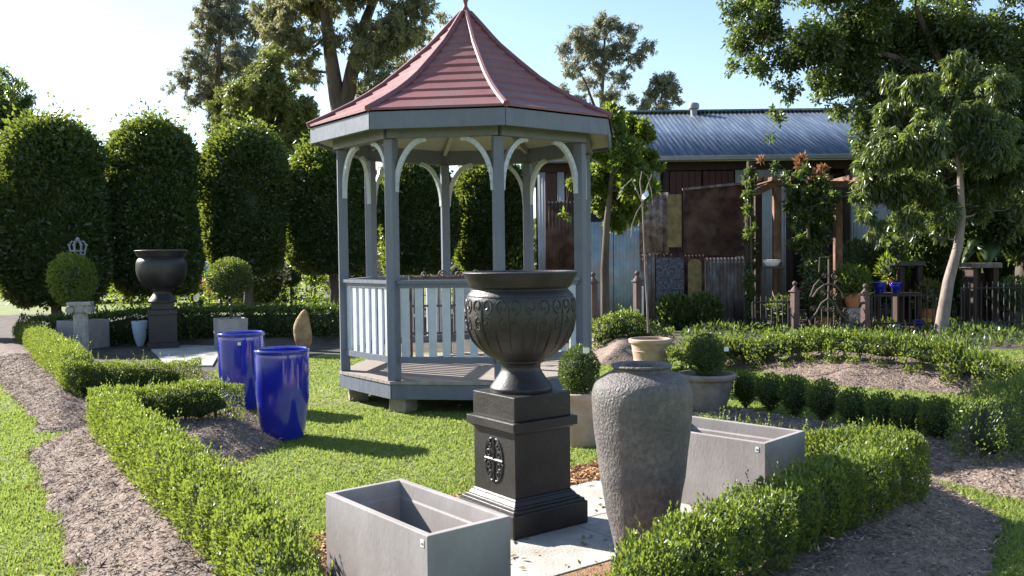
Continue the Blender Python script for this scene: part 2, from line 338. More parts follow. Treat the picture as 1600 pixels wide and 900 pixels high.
def scatter(n, x0, x1, y0, y1):
    return rng.uniform(x0, x1, n), rng.uniform(y0, y1, n)
# grass
gx, gy = [], []
for (ya, yb, dens) in ((2.4, 6.0, 6500), (6.0, 9.0, 3200), (9.0, 13.5, 1300)):
    ar = 2*0.62*yb*(yb-ya); X, Y = scatter(int(ar*dens), -.62*yb, .62*yb, ya, yb)
    k = np.abs(X) < .60*Y + .15; gx.append(X[k]); gy.append(Y[k])
X = np.concatenate(gx); Y = np.concatenate(gy)
keep = np.ones(len(X), bool)
for b in BEDS: keep &= pdist(b[0], X, Y) + 0.035*vnoise(np.stack([X, Y], 1), 5, 3) + .02*vnoise(np.stack([X, Y], 1), 17, 4) < 0.05*rng.random(len(X))**2
for p_ in (barkpoly, bpoly2, [(-16, 12.0), (-3.4, 12.0), (-3.0, 14.2), (-16, 14.2)]): keep &= ~inside(p_, X, Y)
keep &= np.hypot(X+.467, Y-9.793) > 1.25
patch = vnoise(np.stack([X, Y], 1), 2.2, 11)*0.5 + vnoise(np.stack([X, Y], 1), 9, 12)*0.5
X, Y, patch = X[keep], Y[keep], patch[keep]; n = len(X)
thin = rng.random(n) > .35*np.clip(patch*1.5-.15, 0, 1); X, Y, patch = X[thin], Y[thin], patch[thin]; n = len(X)
L = (0.016 + 0.020*rng.random(n))*(1+.35*patch)
Dv = np.stack([rng.normal(0, .55, n), rng.normal(0, .55, n), np.ones(n)], 1)
P = np.stack([X, Y, np.full(n, -0.002)], 1); Dn = nrm(Dv); S = nrm(np.cross(Dn, rng.normal(size=(n, 3))))*(0.0035 + 0.0006*Y)[:, None]
V = np.stack([P - S, P + S, P + Dn*L[:, None]], 1).reshape(-1, 3)
o = np_mesh('grass', V, np.arange(3*n).reshape(-1, 3), np.clip(.5+.28*patch+.25*rng.normal(size=n), 0, 1), blade_m)
tag(o, 'short mown grass blades covering the lawn', None, None, 'stuff')
# mulch straw
def straw(name, polys, dens, label, mat, Lr, Wr, onz=None):
    Ps = []
    for p_ in polys:
        q = np.asarray(p_); a = (np.ptp(q[:, 0]))*(np.ptp(q[:, 1])); X, Y = scatter(int(a*dens), q[:, 0].min(), q[:, 0].max(), q[:, 1].min(), q[:, 1].max())
        k = (pdist(p_, X, Y) > -0.03) & (np.abs(X) < .62*Y+.2) & (Y < 13) & (Y > 2.6); Ps.append(np.stack([X[k], Y[k]], 1))
    Q = np.concatenate(Ps); n = len(Q); z = (ground_z(Q[:, 0], Q[:, 1]) if onz is None else np.full(n, onz)) + rng.uniform(.001, .014, n)
    a = rng.uniform(0, 2*PI, n); D = np.stack([np.cos(a), np.sin(a), rng.normal(0, .28, n)], 1)
    leaves_o = leaves(name, np.concatenate([Q, z[:, None]], 1), D, rng.uniform(Lr[0], Lr[1], n), rng.uniform(Wr[0], Wr[1], n), mat, up=np.tile([0, 0, 1.0], (n, 1)))
    tag(leaves_o, label, None, None, 'stuff')
straw('mulch_straw', [b[0] for b in BEDS[:5]], 3000, 'loose straw and wood chips scattered on the mulch beds', chip_m, (.012, .055), (.004, .010))
straw('mulch_twigs', [b[0] for b in BEDS[:5]], 160, 'dark twigs and bark pieces lying on the mulch beds', twigchip, (.03, .09), (.005, .012))
ks = [loc(*q) for q in ((-1.75, -1.1), (-1.75, .3), (-.75, .5), (-.2, .62), (1.9, .85), (1.9, .44), (-1.05, .44), (-1.05, -1.1))]
straw('bark_chips', [ks], 6000, 'orange bark chips around the paving slabs', bark_m, (.015, .045), (.010, .022), 0.012)

n = 1500; Y_ = rng.uniform(2.8, 12, n); X_ = rng.uniform(-.6, .6, n)*Y_; sl_ = inside(slabpoly, X_, Y_); kk = (rng.random(n) < .45) | sl_; Z_ = np.where(sl_, .021, np.maximum(ground_z(X_, Y_)+.012, .022)); a_ = rng.uniform(0, 6.28, n)
tag(leaves('fallen_leaves', np.stack([X_, Y_, Z_], 1)[kk], np.stack([np.cos(a_), np.sin(a_), rng.uniform(-.05, .3, n)], 1)[kk], rng.uniform(.03, .07, kk.sum()), rng.uniform(.012, .026, kk.sum()), litter_m, up=np.tile([0, 0, 1.0], (kk.sum(), 1))), 'dry fallen leaves scattered over lawn, mulch and paving', None, None, 'stuff')
# ------------------------------------------------------------------ gazebo
GC = np.array([-0.467, 9.793]); TH = math.radians(-165.11); RP = 1.35
gz_root = thing('gazebo', 'octagonal grey timber gazebo with a flared red roof on the lawn', 'gazebo', (GC[0], GC[1], 0))
def oc(k, r, z): a = TH + k*PI/4; return Vector((r*math.cos(a), r*math.sin(a), z))
def octo(r): return [oc(k, r, 0)[:2] for k in range(8)]
ZD, ZSK, ZR, ZB, ZFB, ZFT = 0.316, 0.142, 1.298, 2.635, 2.696, 2.856
# deck planks clipped to the octagon
dk = MB(); pw = 0.088; ap = 1.425*math.cos(PI/8)
ang = TH + PI/8 + PI/4
fn = Vector((math.cos(ang), math.sin(ang))); ft = Vector((-fn.y, fn.x)); y = -ap
while y < ap - 0.02:
    def half(t):
        e = 1e9
        for k in range(8):
            a = TH + PI/8 + k*PI/4 - ang; c_, s_ = math.cos(a), math.sin(a)
            if abs(s_) > 1e-6: 
                v = (ap - t*c_)/s_
                if v > 0: e = min(e, v)
        return e
    y2 = min(y + pw - .006, ap); h1, h2 = half(y), half(y2)
    q = [fn*y - ft*h1, fn*y2 - ft*h2, fn*y2 + ft*h2, fn*y + ft*h1]
    dk.prism([(p.x, p.y) for p in q], ZD-.028, ZD); y += pw
dk.build('deck', deck_wood, gz_root)
db = MB()
for k in range(4): db.beam(oc(k, 1.3, ZD-.08), oc(k+4, 1.3, ZD-.08), .05, .09)
db.build('joists', darkwood, gz_root)
for k in range(8):
    a, b = oc(k, 1.402, (ZSK+ZD-.03)/2), oc(k+1, 1.402, (ZSK+ZD-.03)/2)
    m = MB(); m.beam(a*0.997, b*0.997, .03, ZD-.032-ZSK); m.build('skirt_board', grey_paint, gz_root, bevel=.003)
    m = MB(); p = oc(k, 1.22, 0); m.box((p.x, p.y, .075), (.2, .2, .15), TH+k*PI/4); m.build('pier', pier_mat, gz_root, bevel=.008)
    m = MB(); p = oc(k, RP, 0); m.box((p.x, p.y, (ZD+.001+ZB)/2), (.098, .098, ZB-ZD-.002), TH+k*PI/4); m.build('post', grey_paint, gz_root, bevel=.006)
    # beam, fascia, brackets
    m = MB(); m.beam(oc(k, RP+.045, ZB+.09), oc(k+1, RP+.045, ZB+.09), .09, .175); m.build('beam', grey_paint, gz_root)
    m = MB(); m.beam(oc(k, 1.655, (ZFB+ZFT)/2), oc(k+1, 1.655, (ZFB+ZFT)/2), .026, ZFT-ZFB); m.build('fascia', grey_paint, gz_root, bevel=.003)
    m = MB(); m.add([oc(k, 1.645, ZFB+.03), oc(k+1, 1.645, ZFB+.03), oc(k+1, 1.37, ZFB+.055), oc(k, 1.37, ZFB+.055)], [(0, 1, 2, 3)]); m.build('soffit', cream_paint, gz_root)
    p0 = oc(k, RP, 0)
    for sgn in (-1, 1):
        q = oc(k+sgn, RP, 0); d = (q-p0).normalized(); pts = []
        for i in range(11):
            t = PI/2*i/10; pts.append(p0 + d*(.045 + .30*(1-math.cos(t))) + Vector((0, 0, ZB - .50 + .495*math.sin(t))))
        m = MB()
        for i in range(10):
            e = (pts[i+1]-pts[i]).normalized()*.004; m.beam(pts[i]-e, pts[i+1]+e, .045, .046, up=(d.cross(Vector((0, 0, 1)))).cross((pts[i+1]-pts[i]).normalized()))
        m.build('arch_bracket', white_paint, gz_root)
    if k != 3:
        a, b = oc(k, RP, 0), oc(k+1, RP, 0); d = (b-a).normalized(); a2, b2 = a + d*.05, b - d*.05
        m = MB(); m.beam(a2+Vector((0, 0, ZR-.03)), b2+Vector((0, 0, ZR-.03)), .085, .032)
        m.beam(a2+Vector((0, 0, ZR-.066)), b2+Vector((0, 0, ZR-.066)), .04, .045)
        r_ = m.build('railing', grey_paint, gz_root); m = MB(); m.beam(a2+Vector((0, 0, ZD+.20)), b2+Vector((0, 0, ZD+.20)), .045, .06); m.build('bottom_rail', grey_paint, r_); Ld = (b2-a2).length
        for i in range(7):
            c_ = a2 + d*(Ld*(i+.5)/7); z0, z1 = ZD+.23, ZR-.09
            m = MB(); m.box((c_.x, c_.y, (z0+z1)/2), (.074, .02, z1-z0), math.atan2(d.y, d.x)); m.build('baluster', white_paint, r_)
# roof with stepped courses on a bell-cast profile
prof = [(0.0, 0.0), (.095, .13), (.23, .324), (.367, .48), (.558, .685), (.762, .85), (1.0, 1.0)]
RR, ZA, ZE = 1.69, 4.17, 2.868
def rh(t):  # t = 0 apex..1 eave  -> radius, z   (t along profile by height fraction)
    hs = [p[1] for p in prof]; rs = [p[0] for p in prof]
    return float(np.interp(t, hs, rs))*RR, ZA - (ZA-ZE)*t
NC = 12; rf = MB(); ts = [1 - (1-.04)*(i/NC)**.92 for i in range(NC+1)]
for k in range(8):
    for i in range(NC):
        r0, z0 = rh(ts[i]); r1, z1 = rh(ts[i+1]); r1 = max(r1, .02); lip = .022
        A, B = oc(k, r0, z0), oc(k+1, r0, z0); D_, E_ = oc(k+1, r1, z1+.002), oc(k, r1, z1+.002)
        up = Vector((0, 0, lip)); rf.add([A, B, B+up, A+up, D_, E_], [(0, 1, 2, 3), (3, 2, 4, 5)])
rf.build('roof', roof_red, gz_root)
rcl = bpy.data.objects['roof']
for k in range(8):
    pts = []
    for i in range(NC+1):
        r0, z0 = rh(ts[i]); pts.append(oc(k, r0+.004, z0+.016))
    m = MB(); m.tube(pts, [.032]*len(pts), 8); m.build('hip_cap', roof_cap, rcl)
cl = MB()
for k in range(8): cl.add([oc(k, 1.36, 2.80), oc(k+1, 1.36, 2.80), (0, 0, 3.30)], [(0, 1, 2)])
cl.build('ceiling', cream_paint, gz_root)
for k in range(8):
    m = MB(); m.beam(oc(k, 1.33, 2.78), oc(k, .06, 3.25), .045, .07); m.build('rafter', cream_paint, gz_root)
m = MB(); m.lathe([(.06, 4.08), (.058, 4.15), (.035, 4.19), (.022, 4.21), (.021, 4.25), (.030, 4.27), (.030, 4.29), (.021, 4.31), (.020, 4.36), (.04, 4.41), (.045, 4.45), (.03, 4.50), (.008, 4.62), (.001, 4.66)], 16); m.build('finial', roof_cap, gz_root)
# rusty scrolled bedstead leaning on the back rail inside the gazebo
bs = thing('iron_bedstead', 'rusty scrolled iron bedstead leaning inside the gazebo at the back rail', 'bedstead', (GC[0]+.02, GC[1]+.78, ZD), 0.18)
def spiral(c, r0, turns, ax, ay, n=22, flip=1):
    return [np.array(c) + (np.array(ax)*math.cos(flip*t)+np.array(ay)*math.sin(flip*t))*r0*(1-.8*t/(turns*2*PI)) for t in np.linspace(0, turns*2*PI, n)]
m = MB(); m.tube([(-.75, 0, 0), (-.75, 0, .98)], .018); m.tube([(.6, 0, 0), (.6, 0, .98)], .018); m.tube([(-.75, 0, .95), (.6, 0, .95)], .016); m.tube([(-.75, 0, .3), (.6, 0, .3)], .014); m.tube([(-.75, 0, .62), (.6, 0, .62)], .012)
m.build('frame', iron, bs)
m = MB()
for i in range(7): m.tube([(-.6+.18*i, 0, .3), (-.6+.18*i, 0, .95)], .009, 6)
m.build('rods', iron, bs)
m = MB()
for i in range(5):
    m.tube(spiral((-.58+.2*i, 0, .985), .05, 1.3, (1, 0, 0), (0, 0, 1), flip=1 if i % 2 else -1), .011, 6)
m.build('scrollwork', iron, bs)

# ------------------------------------------------------------------ urn pedestal
ped = thing('urn_pedestal', 'dark square stepped pedestal with a carved cross emblem on the paving', 'pedestal', (PC[0], PC[1], .017), math.atan2(AX[1], AX[0]))
ZG = .017
m = MB(); m.box((0, 0, .0625), (.52, .52, .125)); m.build('plinth', bronze, ped, bevel=.006)
m = MB()
def frust(m, a0, z0, a1, z1): 
    V = [(sx*a0/2, sy*a0/2, z0) for sx, sy in ((-1, -1), (1, -1), (1, 1), (-1, 1))] + [(sx*a1/2, sy*a1/2, z1) for sx, sy in ((-1, -1), (1, -1), (1, 1), (-1, 1))]
    m.add(V, [(3, 2, 1, 0), (4, 5, 6, 7), (0, 1, 5, 4), (1, 2, 6, 5), (2, 3, 7, 6), (3, 0, 4, 7)])
for a0, z0, a1, z1 in ((.50, .125, .49, .142), (.465, .142, .455, .155), (.44, .155, .41, .178), (.405, .178, .39, .19)): frust(m, a0, z0, a1, z1)
m.build('base_moulding', bronze, ped, bevel=.003)
m = MB(); m.box((0, 0, (.19+.535)/2), (.385, .385, .345)); m.build('shaft', bronze, ped, bevel=.004)
m = MB(); frust(m, .40, .535, .425, .55); frust(m, .445, .55, .445, .60); m.build('cornice', bronze, ped, bevel=.004)
m = MB(); m.box((0, 0, .6675), (.39, .39, .135)); m.build('cap_block', bronze, ped, bevel=.005)
# emblem: raised cross with scrolls on the shaft's left face (local -x) 
m = MB(); ex = -.1935
def E(y, z): return (ex, y, .372+z)
m.tube([E(0, -.125), E(0, .125)], .009, 6); m.tube([E(-.082, 0), E(.082, 0)], .009, 6)
for sy in (-1, 1):
    for sz in (-1, 1):
        m.tube([np.array(E(sy*(.016+.062*math.sin(t)), sz*(.016+.100*math.cos(t)))) for t in np.linspace(0, PI/2, 10)], .0065, 6)
        m.tube([np.array(E(sy*.048, sz*.030)) + np.array([0, sy*math.cos(t), sz*math.sin(t)])*.022*(1-.1*t) for t in np.linspace(0, 7, 18)], .006, 6)
        m.tube([np.array(E(sy*.034, sz*.080)) + np.array([0, sy*math.sin(t), sz*math.cos(t)])*.020*(1-.1*t) for t in np.linspace(0, 7, 18)], .006, 6)
        m.tube([E(sy*.07, sz*.012), E(sy*.085, sz*.02)], .006, 6)
m.build('cross_emblem', bronze, ped)
ZT = ZG + .735
URN = [(.172, 0), (.175, .02), (.166, .034), (.155, .05), (.130, .085), (.110, .122), (.112, .15), (.128, .163), (.128, .172), (.145, .178), (.185, .20), (.228, .235), (.269, .288), (.296, .351), (.306, .405), (.307, .459), (.303, .505), (.290, .54), (.271, .562), (.268, .572), (.284, .584), (.300, .618), (.316, .648), (.321, .660), (.312, .664), (.298, .662), (.26, .6), (.25, .55), (.28, .45), (.26, .32), (.12, .22), (.02, .21)]
def smooth_prof(p, n=4):
    out = []
    for i in range(len(p)-1):
        p0, p1, p2, p3 = p[max(i-1, 0)], p[i], p[i+1], p[min(i+2, len(p)-1)]
        for j in range(n):
            t = j/n; out.append(tuple(.5*((2*p1[q]) + (-p0[q]+p2[q])*t + (2*p0[q]-5*p1[q]+4*p2[q]-p3[q])*t*t + (-p0[q]+3*p1[q]-3*p2[q]+p3[q])*t**3) for q in (0, 1)))
    out.append(p[-1]); return [(max(r, .001), z) for r, z in out]
def urn(name, label, base, group, scale=1.0, relief=True, prof=URN, vs_=1.15):
    r_ = thing(name, label, 'urn', base, .3, group); sp_ = smooth_prof([(a*scale, b*scale*vs_) for a, b in prof])
    m = MB(); m.lathe(sp_[:33], 48); m.build('foot', bronze, r_)
    m = MB(); m.lathe(sp_[32:], 64); bd = m.build('bowl', bronze, r_)
    if relief:
        zz = [q[1] for q in URN[9:18]]; rr = [q[0] for q in URN[9:18]]
        def onurn(a, z): 
            r = (np.interp(z, zz, rr)+.0005)*scale; return (r*math.cos(a), r*math.sin(a), z*scale*vs_)
        m = MB(); K = 12
        for i in range(K):
            a0 = 2*PI*i/K
            for sg in (-1, 1):
                m.tube([onurn(a0+sg*(.115+.10*(1-.11*t)*math.cos(t)), (.485)+.036*(1-.11*t)*math.sin(t)) for t in np.linspace(-1.5, 6.0, 18)], .0055, 5)
                m.tube([onurn(a0+sg*(.10+.075*(1-.12*t)*math.cos(t)), .385+.034*(1-.12*t)*math.sin(-t)) for t in np.linspace(-1.5, 6.0, 16)], .005, 5)
            m.tube([onurn(a0, z) for z in np.linspace(.23, .51, 6)], [.003, .007, .009, .008, .006, .003], 5)
            m.tube([onurn(a0+PI/K, z) for z in np.linspace(.21, .36, 5)], [.003, .006, .009, .007, .003], 5)
        m.tube([onurn(a, .533) for a in np.linspace(0, 2*PI, 49)], .005, 5)
        m.build('carved_scrolls', bronze, r_)
    return r_
urn('garden_urn', 'large dark bronze urn with carved scrolls on the cross emblem pedestal', (PC[0], PC[1], ZT+.0008), None, 1.0, vs_=1.0)

# tall rough jar
jp = at(1003, 866, ZG); 
jar = thing('tall_jar', 'tall rough brown grey jar with narrow neck standing beside the urn pedestal', 'jar', (.637, 4.42, ZG))
JP = [(.135, 0), (.139, .008), (.141, .03), (.167, .15), (.181, .21), (.199, .327), (.211, .387), (.224, .507), (.239, .627), (.248, .745), (.248, .80), (.237, .845), (.220, .868), (.186, .89), (.152, .908), (.140, .917), (.139, .924), (.148, .931), (.151, .938), (.145, .944), (.126, .943), (.114, .93), (.118, .90), (.19, .86), (.22, .77), (.2, .6), (.12, .1), (.01, .06)]
m = MB(); m.lathe([(r, z) for r, z in smooth_prof(JP)], 72); m.build('body', jar_mat, jar)

# ------------------------------------------------------------------ trough planters
def trough(label, P, ex, ey, lx, ly, h, st=None, z0=0.01, wall=.03, grp=None):
    """near corner P, unit vectors ex (length lx) and ey (length ly)"""
    a = math.atan2(ex[1], ex[0]); r_ = thing('trough_planter', label, 'planter', (P[0], P[1], z0), a, grp)
    sg = 1 if (ex[0]*ey[1]-ex[1]*ey[0]) > 0 else -1
    o4 = [(0, 0), (lx, 0), (lx, sg*ly), (0, sg*ly)]; i4 = [(wall, sg*wall), (lx-wall, sg*wall), (lx-wall, sg*(ly-wall)), (wall, sg*(ly-wall))]
    V = [(x, y, 0) for x, y in o4] + [(x, y, h) for x, y in o4] + [(x, y, h) for x, y in i4] + [(x, y, h-.07) for x, y in i4] + [((x-lx/2)*.985+lx/2, (y-sg*ly/2)*.97+sg*ly/2, h-.075) for x, y in i4] + [((x-lx/2)*.95+lx/2, (y-sg*ly/2)*.92+sg*ly/2, .05) for x, y in i4]
    F = [(3, 2, 1, 0)]
    for b0 in (0, 4, 8, 12, 16):
        for i in range(4): F.append((b0+i, b0+(i+1) % 4, b0+4+(i+1) % 4, b0+4+i))
    F.append((20, 21, 22, 23))
    if sg < 0: F = [f[::-1] for f in F]
    m = MB(); m.add(V, F); bd = m.build('body', concrete, r_, bevel=.006)
    if st:
        face, u, z = st; sz = (.020, .028)
        m = MB()
        yv = -sg*.0012
        if face == 'x': m.box((u, yv, z), (sz[0], .0016, sz[1]))
        s_ = m.build('price_sticker', sticker_m, r_)
        m = MB(); m.box((u, yv*2.0, z-.002), (sz[0]*.55, .0012, sz[1]*.35)); m.build('print', ink, s_)
    return r_
# front planter: top corners at height .46
h1 = .47; n_, l_, r2_, = at(668, 838, h1), at(508, 770, h1), at(797, 806, h1)
ex = (l_-n_)[:2]; ey = (r2_-n_)[:2]; lx, ly = np.linalg.norm(ex), np.linalg.norm(ey)
trough('empty grey concrete trough planter in front of the urn pedestal', n_, ex/lx, ey/ly, lx, ly, h1-.01, ('x', .035, .425), grp='concrete troughs')
h2 = .45; n2, rr2 = at(1196, 693, h2), at(1258, 673, h2); 
e2 = (rr2-n2)[:2]; ly2 = np.linalg.norm(e2); e2 /= ly2; ex2 = np.array([-e2[1], e2[0]])
if ex2 @ np.array([-1, .5]) < 0: ex2 = -ex2
trough('empty grey concrete trough planter right of the tall jar beside the hedge', n2, ex2, e2, .86, ly2, h2-.01, ('x', .05, .40), grp='concrete troughs')

# ------------------------------------------------------------------ blue pots
BP = [(.150, 0), (.158, .012), (.180, .09), (.200, .22), (.212, .38), (.216, .55), (.215, .66), (.213, .70), (.219, .705), (.222, .722), (.216, .732), (.203, .73), (.196, .715), (.198, .6), (.19, .3), (.14, .05), (.01, .04)]
p1 = at(443, 684); p2 = at(377, 640)
def bluepot(label, p, s, st=None):
    r_ = thing('blue_pot', label, 'pot', (p[0], p[1], 0), 0, 'cobalt blue pots on the lawn')
    m = MB(); m.lathe([(r*s, z*s) for r, z in smooth_prof(BP)], 64); m.build('body', cobalt, r_)
    if st:
        m = MB(); a = st; m.box((.2195*s*math.cos(a), .2195*s*math.sin(a), .64*s), (.003, .03, .03), a); m.build('price_sticker', sticker_m, r_)
bluepot('front tall cobalt blue glazed pot with bright reflections on the lawn', (p1[0], p1[1]), 1.03)
bluepot('rear tall cobalt blue glazed pot with a white price sticker', (p2[0], p2[1]+.05), 1.06, math.radians(-78))

# ------------------------------------------------------------------ hedges
def hedge(label, pts, wd, h, L=.023, W=.011, dens=8800, group='clipped box hedges', period=.24, mat=box_leaf, zt=None, gap=0.0, shoots=True):
    pts = [np.asarray(p, float)[:2] for p in pts]; seg = [np.linalg.norm(pts[i+1]-pts[i]) for i in range(len(pts)-1)]; tot = sum(seg); cum = np.concatenate([[0], np.cumsum(seg)])
    c = pts[0]; r_ = thing('box_hedge', label, 'hedge', (c[0], c[1], 0), 0, group)
    def pos(s):
        i = np.clip(np.searchsorted(cum, s, 'right')-1, 0, len(seg)-1); A = np.array(pts)[i]; B = np.array(pts)[i+1]; t = ((s-cum[i])/np.array(seg)[i])[:, None]
        d = (B-A)/np.array(seg)[i][:, None]; return A+(B-A)*t, np.stack([-d[:, 1], d[:, 0]], 1), d
    per = 2*h + wd; PP = []; DD = []; RN = []; SZ = []; E = wd*.46
    for li in range(len(seg)):
        A, B = pts[li], pts[li+1]; dv = (B-A)/seg[li]; nv = np.array([-dv[1], dv[0]]); n = int(dens*(seg[li]+2*E)*per)
        t_ = rng.uniform(-E, seg[li]+E, n); tc = np.clip(t_, 0, seg[li]); q = A + t_[:, None]*dv; s = cum[li] + t_
        a = rng.uniform(-1.15, PI+1.15, n); ca, sa = np.cos(a), np.sin(a); rad = 1/(np.abs(ca)**4+np.abs(sa)**4)**.25
        endf = np.clip(1-(np.abs(t_-tc)/E)**3, .05, 1)
        ph = np.cos(2*PI*s/period+2.2*vnoise(s[:, None], 2, 5))
        pk = np.floor(s/period+2.2*vnoise(s[:, None], 2, 5)/6.283+.5); hsh = np.modf(np.abs(np.sin(pk*12.9898+li)*43758.5453))[0]
        lump = 1 + .10*vnoise(np.stack([q[:, 0], q[:, 1], a*.25], 1), 9, 21) + .15*ph + .22*(hsh-.5)
        depth = 1 - .38*rng.random(n)**1.7
        lat = ca*rad*wd/2*lump*depth*endf; zz = h*.50 + sa*rad*h*.50*(lump*.6+.4)*depth - .03*np.clip(-sa, 0, 1)
        low = np.clip(1-zz/(h*.65), 0, 1)
        ok = rng.random(n) > np.clip(low*(.6-.9*ph)*(gap*2.2 if gap else .15), 0, 1) + .5*np.clip(-ph-.45, 0, 1)
        X = q[:, 0]+nv[0]*lat; Y = q[:, 1]+nv[1]*lat; f_ = np.clip(zz/(h*.7), 0, 1); Z = ground_z(X, Y)*(1-f_) + ground_z(A[0]+tc*dv[0], A[1]+tc*dv[1])*f_ + np.maximum(zz, .005)
        out = np.stack([nv[0]*ca, nv[1]*ca, np.maximum(sa, 0)], 1)
        D = out*.55 + np.array([0, 0, .75]) + rng.normal(size=(n, 3))*.55
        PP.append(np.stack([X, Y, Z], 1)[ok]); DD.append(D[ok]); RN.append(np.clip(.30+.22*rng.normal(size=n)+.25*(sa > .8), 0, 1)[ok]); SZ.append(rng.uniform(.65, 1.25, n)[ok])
    P = np.concatenate(PP); D = np.concatenate(DD); rn = np.concatenate(RN); sz = np.concatenate(SZ)
    if shoots:
        m_ = int(tot*wd*420); s = rng.uniform(0, tot, m_); q, nv, dv = pos(s); lat = rng.uniform(-.47, .47, m_)*wd
        x0, y0 = q[:, 0]+nv[:, 0]*lat, q[:, 1]+nv[:, 1]*lat; z0 = ground_z(q[:, 0], q[:, 1])+h*.93; hh = rng.gamma(1.8, .022, m_)+.012
        tx, ty = rng.normal(0, .25, m_), rng.normal(0, .25, m_)
        for j in range(7):
            t = (j+1)/7; a = rng.uniform(0, 2*PI, m_)
            Pj = np.stack([x0+tx*hh*t, y0+ty*hh*t, z0+hh*t-.01], 1); Dj = np.stack([np.cos(a)*.6+tx, np.sin(a)*.6+ty, .5+.7*t+0*a], 1)
            P = np.concatenate([P, Pj]); D = np.concatenate([D, Dj]); rn = np.concatenate([rn, np.clip(.75+.2*rng.normal(size=m_), 0, 1)]); sz = np.concatenate([sz, rng.uniform(.7, 1.05, m_)])
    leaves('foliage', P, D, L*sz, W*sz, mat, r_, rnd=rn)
    # woody stems and inner twigs
    m = MB(); ns = max(2, int(tot/period)); 
    for i in range(ns):
        s0 = np.array([min(tot, (i+.5)*tot/ns)]); q, nv, dv = pos(s0); q = q[0]; zg = gz(q[0], q[1])
        for j in range(5):
            a = rng.uniform(0, 2*PI); e = np.array([math.cos(a), math.sin(a)])*wd*.32*rng.uniform(.5, 1)
            m.tube([(q[0], q[1], zg-.02), (q[0]+e[0]*.4, q[1]+e[1]*.4, zg+h*.35), (q[0]+e[0], q[1]+e[1], zg+h*.85)], [.008, .006, .003], 5)
    s0 = np.linspace(0, tot, 12); q, nv, dv = pos(s0); m.tube([(a[0], a[1], gz(a[0], a[1])-.012) for a in q], .012, 5)
    m.build('branches', twig, r_, world=True)
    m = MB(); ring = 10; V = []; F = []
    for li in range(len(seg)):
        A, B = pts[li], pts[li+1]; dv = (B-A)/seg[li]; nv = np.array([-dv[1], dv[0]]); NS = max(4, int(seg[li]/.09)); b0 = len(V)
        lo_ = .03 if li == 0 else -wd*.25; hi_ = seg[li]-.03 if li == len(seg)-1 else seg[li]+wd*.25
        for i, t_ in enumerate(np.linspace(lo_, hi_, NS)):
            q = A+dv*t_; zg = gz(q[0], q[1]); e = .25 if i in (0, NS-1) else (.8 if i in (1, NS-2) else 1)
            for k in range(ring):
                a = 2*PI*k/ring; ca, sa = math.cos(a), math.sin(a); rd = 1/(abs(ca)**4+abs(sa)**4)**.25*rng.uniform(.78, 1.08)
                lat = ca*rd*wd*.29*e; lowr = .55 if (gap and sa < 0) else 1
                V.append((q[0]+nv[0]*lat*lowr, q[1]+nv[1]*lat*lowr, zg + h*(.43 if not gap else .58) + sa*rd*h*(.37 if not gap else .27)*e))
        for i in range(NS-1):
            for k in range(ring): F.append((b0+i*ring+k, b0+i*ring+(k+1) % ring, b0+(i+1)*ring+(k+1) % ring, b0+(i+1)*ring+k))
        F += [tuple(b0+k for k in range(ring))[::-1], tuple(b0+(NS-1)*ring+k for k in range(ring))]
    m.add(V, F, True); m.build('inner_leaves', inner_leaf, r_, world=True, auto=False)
    return r_
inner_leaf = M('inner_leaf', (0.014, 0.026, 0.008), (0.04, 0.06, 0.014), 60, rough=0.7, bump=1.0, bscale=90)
HT = .44
hedge('bright green L shaped box hedge running along the front left mulch bed', [at(525, 950, HT), at(402, 808, HT), at(300, 728, HT), at(225, 668, HT), at(165, 619, HT), at(358, 602, HT)], .27, .30)
hedge('back left box hedge turning in near the ionic column', [at(38, 496, HT), at(78, 534, HT), at(122, 563, HT), at(294, 552, HT)], .32, .34)
hedge('front right L shaped box hedge wrapping around the concrete trough', [at(905, 908, HT), at(1010, 858, HT), at(1100, 822, HT), at(1290, 736, HT), at(1412, 690, HT), at(1275, 656, HT), at(1105, 628, HT)], .27, .31)
hedge('box hedge on the far right bank behind the sunlit mulch', [at(1062, 526, .47), at(1130, 517, .47), at(1300, 527, .47), at(1480, 541, .47), at(1640, 555, .47)], .34, .32, L=.042, W=.020, dens=2300, gap=.5, period=.38)
hedge('short box hedge standing right of the gazebo behind the dark mound', [at(925, 496, .55), at(1030, 497, .55)], .5, .36, L=.045, W=.022, dens=1900)
hedge('shaded dark box hedge meeting the right edge beyond the small shrubs', [at(1525, 632, .46), at(1585, 610, .46), at(1680, 586, .46)], .38, .44, dens=3000)
hedge('long shaded hedge below the clipped trees at the back left', [at(60, 497, .5), at(300, 494, .5), at(540, 490, .5)], .7, .50, L=.06, W=.03, dens=1000, mat=topi_leaf)
# small individual shrubs
def ball_plant(root, c, r, L, W, dens, mat, sz=(1, 1, 1), cone=0.0, name='foliage', core=.78):
    n = int(dens*4*PI*r*r); d = nrm(rng.normal(size=(n, 3))); dep = 1-.28*rng.random(n)**2
    lump = 1+.06*vnoise(d*1.0, 5, int(rng.integers(1e6)))
    tp = 1 - cone*np.clip(-d[:, 2], 0, 1)
    P = np.array(c) + d*np.array(sz)*(r*dep*lump)[:, None]*np.stack([tp, tp, np.ones(n)], 1)
    D = d*.6 + np.array([0, 0, .6]) + rng.normal(size=(n, 3))*.5; s = rng.uniform(.7, 1.2, n)
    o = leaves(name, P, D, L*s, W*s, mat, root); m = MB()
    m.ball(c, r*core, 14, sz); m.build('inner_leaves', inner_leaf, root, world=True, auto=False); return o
shr = [(1165, 606, 632), (1203, 610, 639), (1242, 616, 646), (1286, 626, 655), (1333, 634, 664), (1378, 643, 672), (1420, 648, 680), (1466, 656, 690)]
tops = [585, 590, 592, 600, 612, 620, 625, 628]
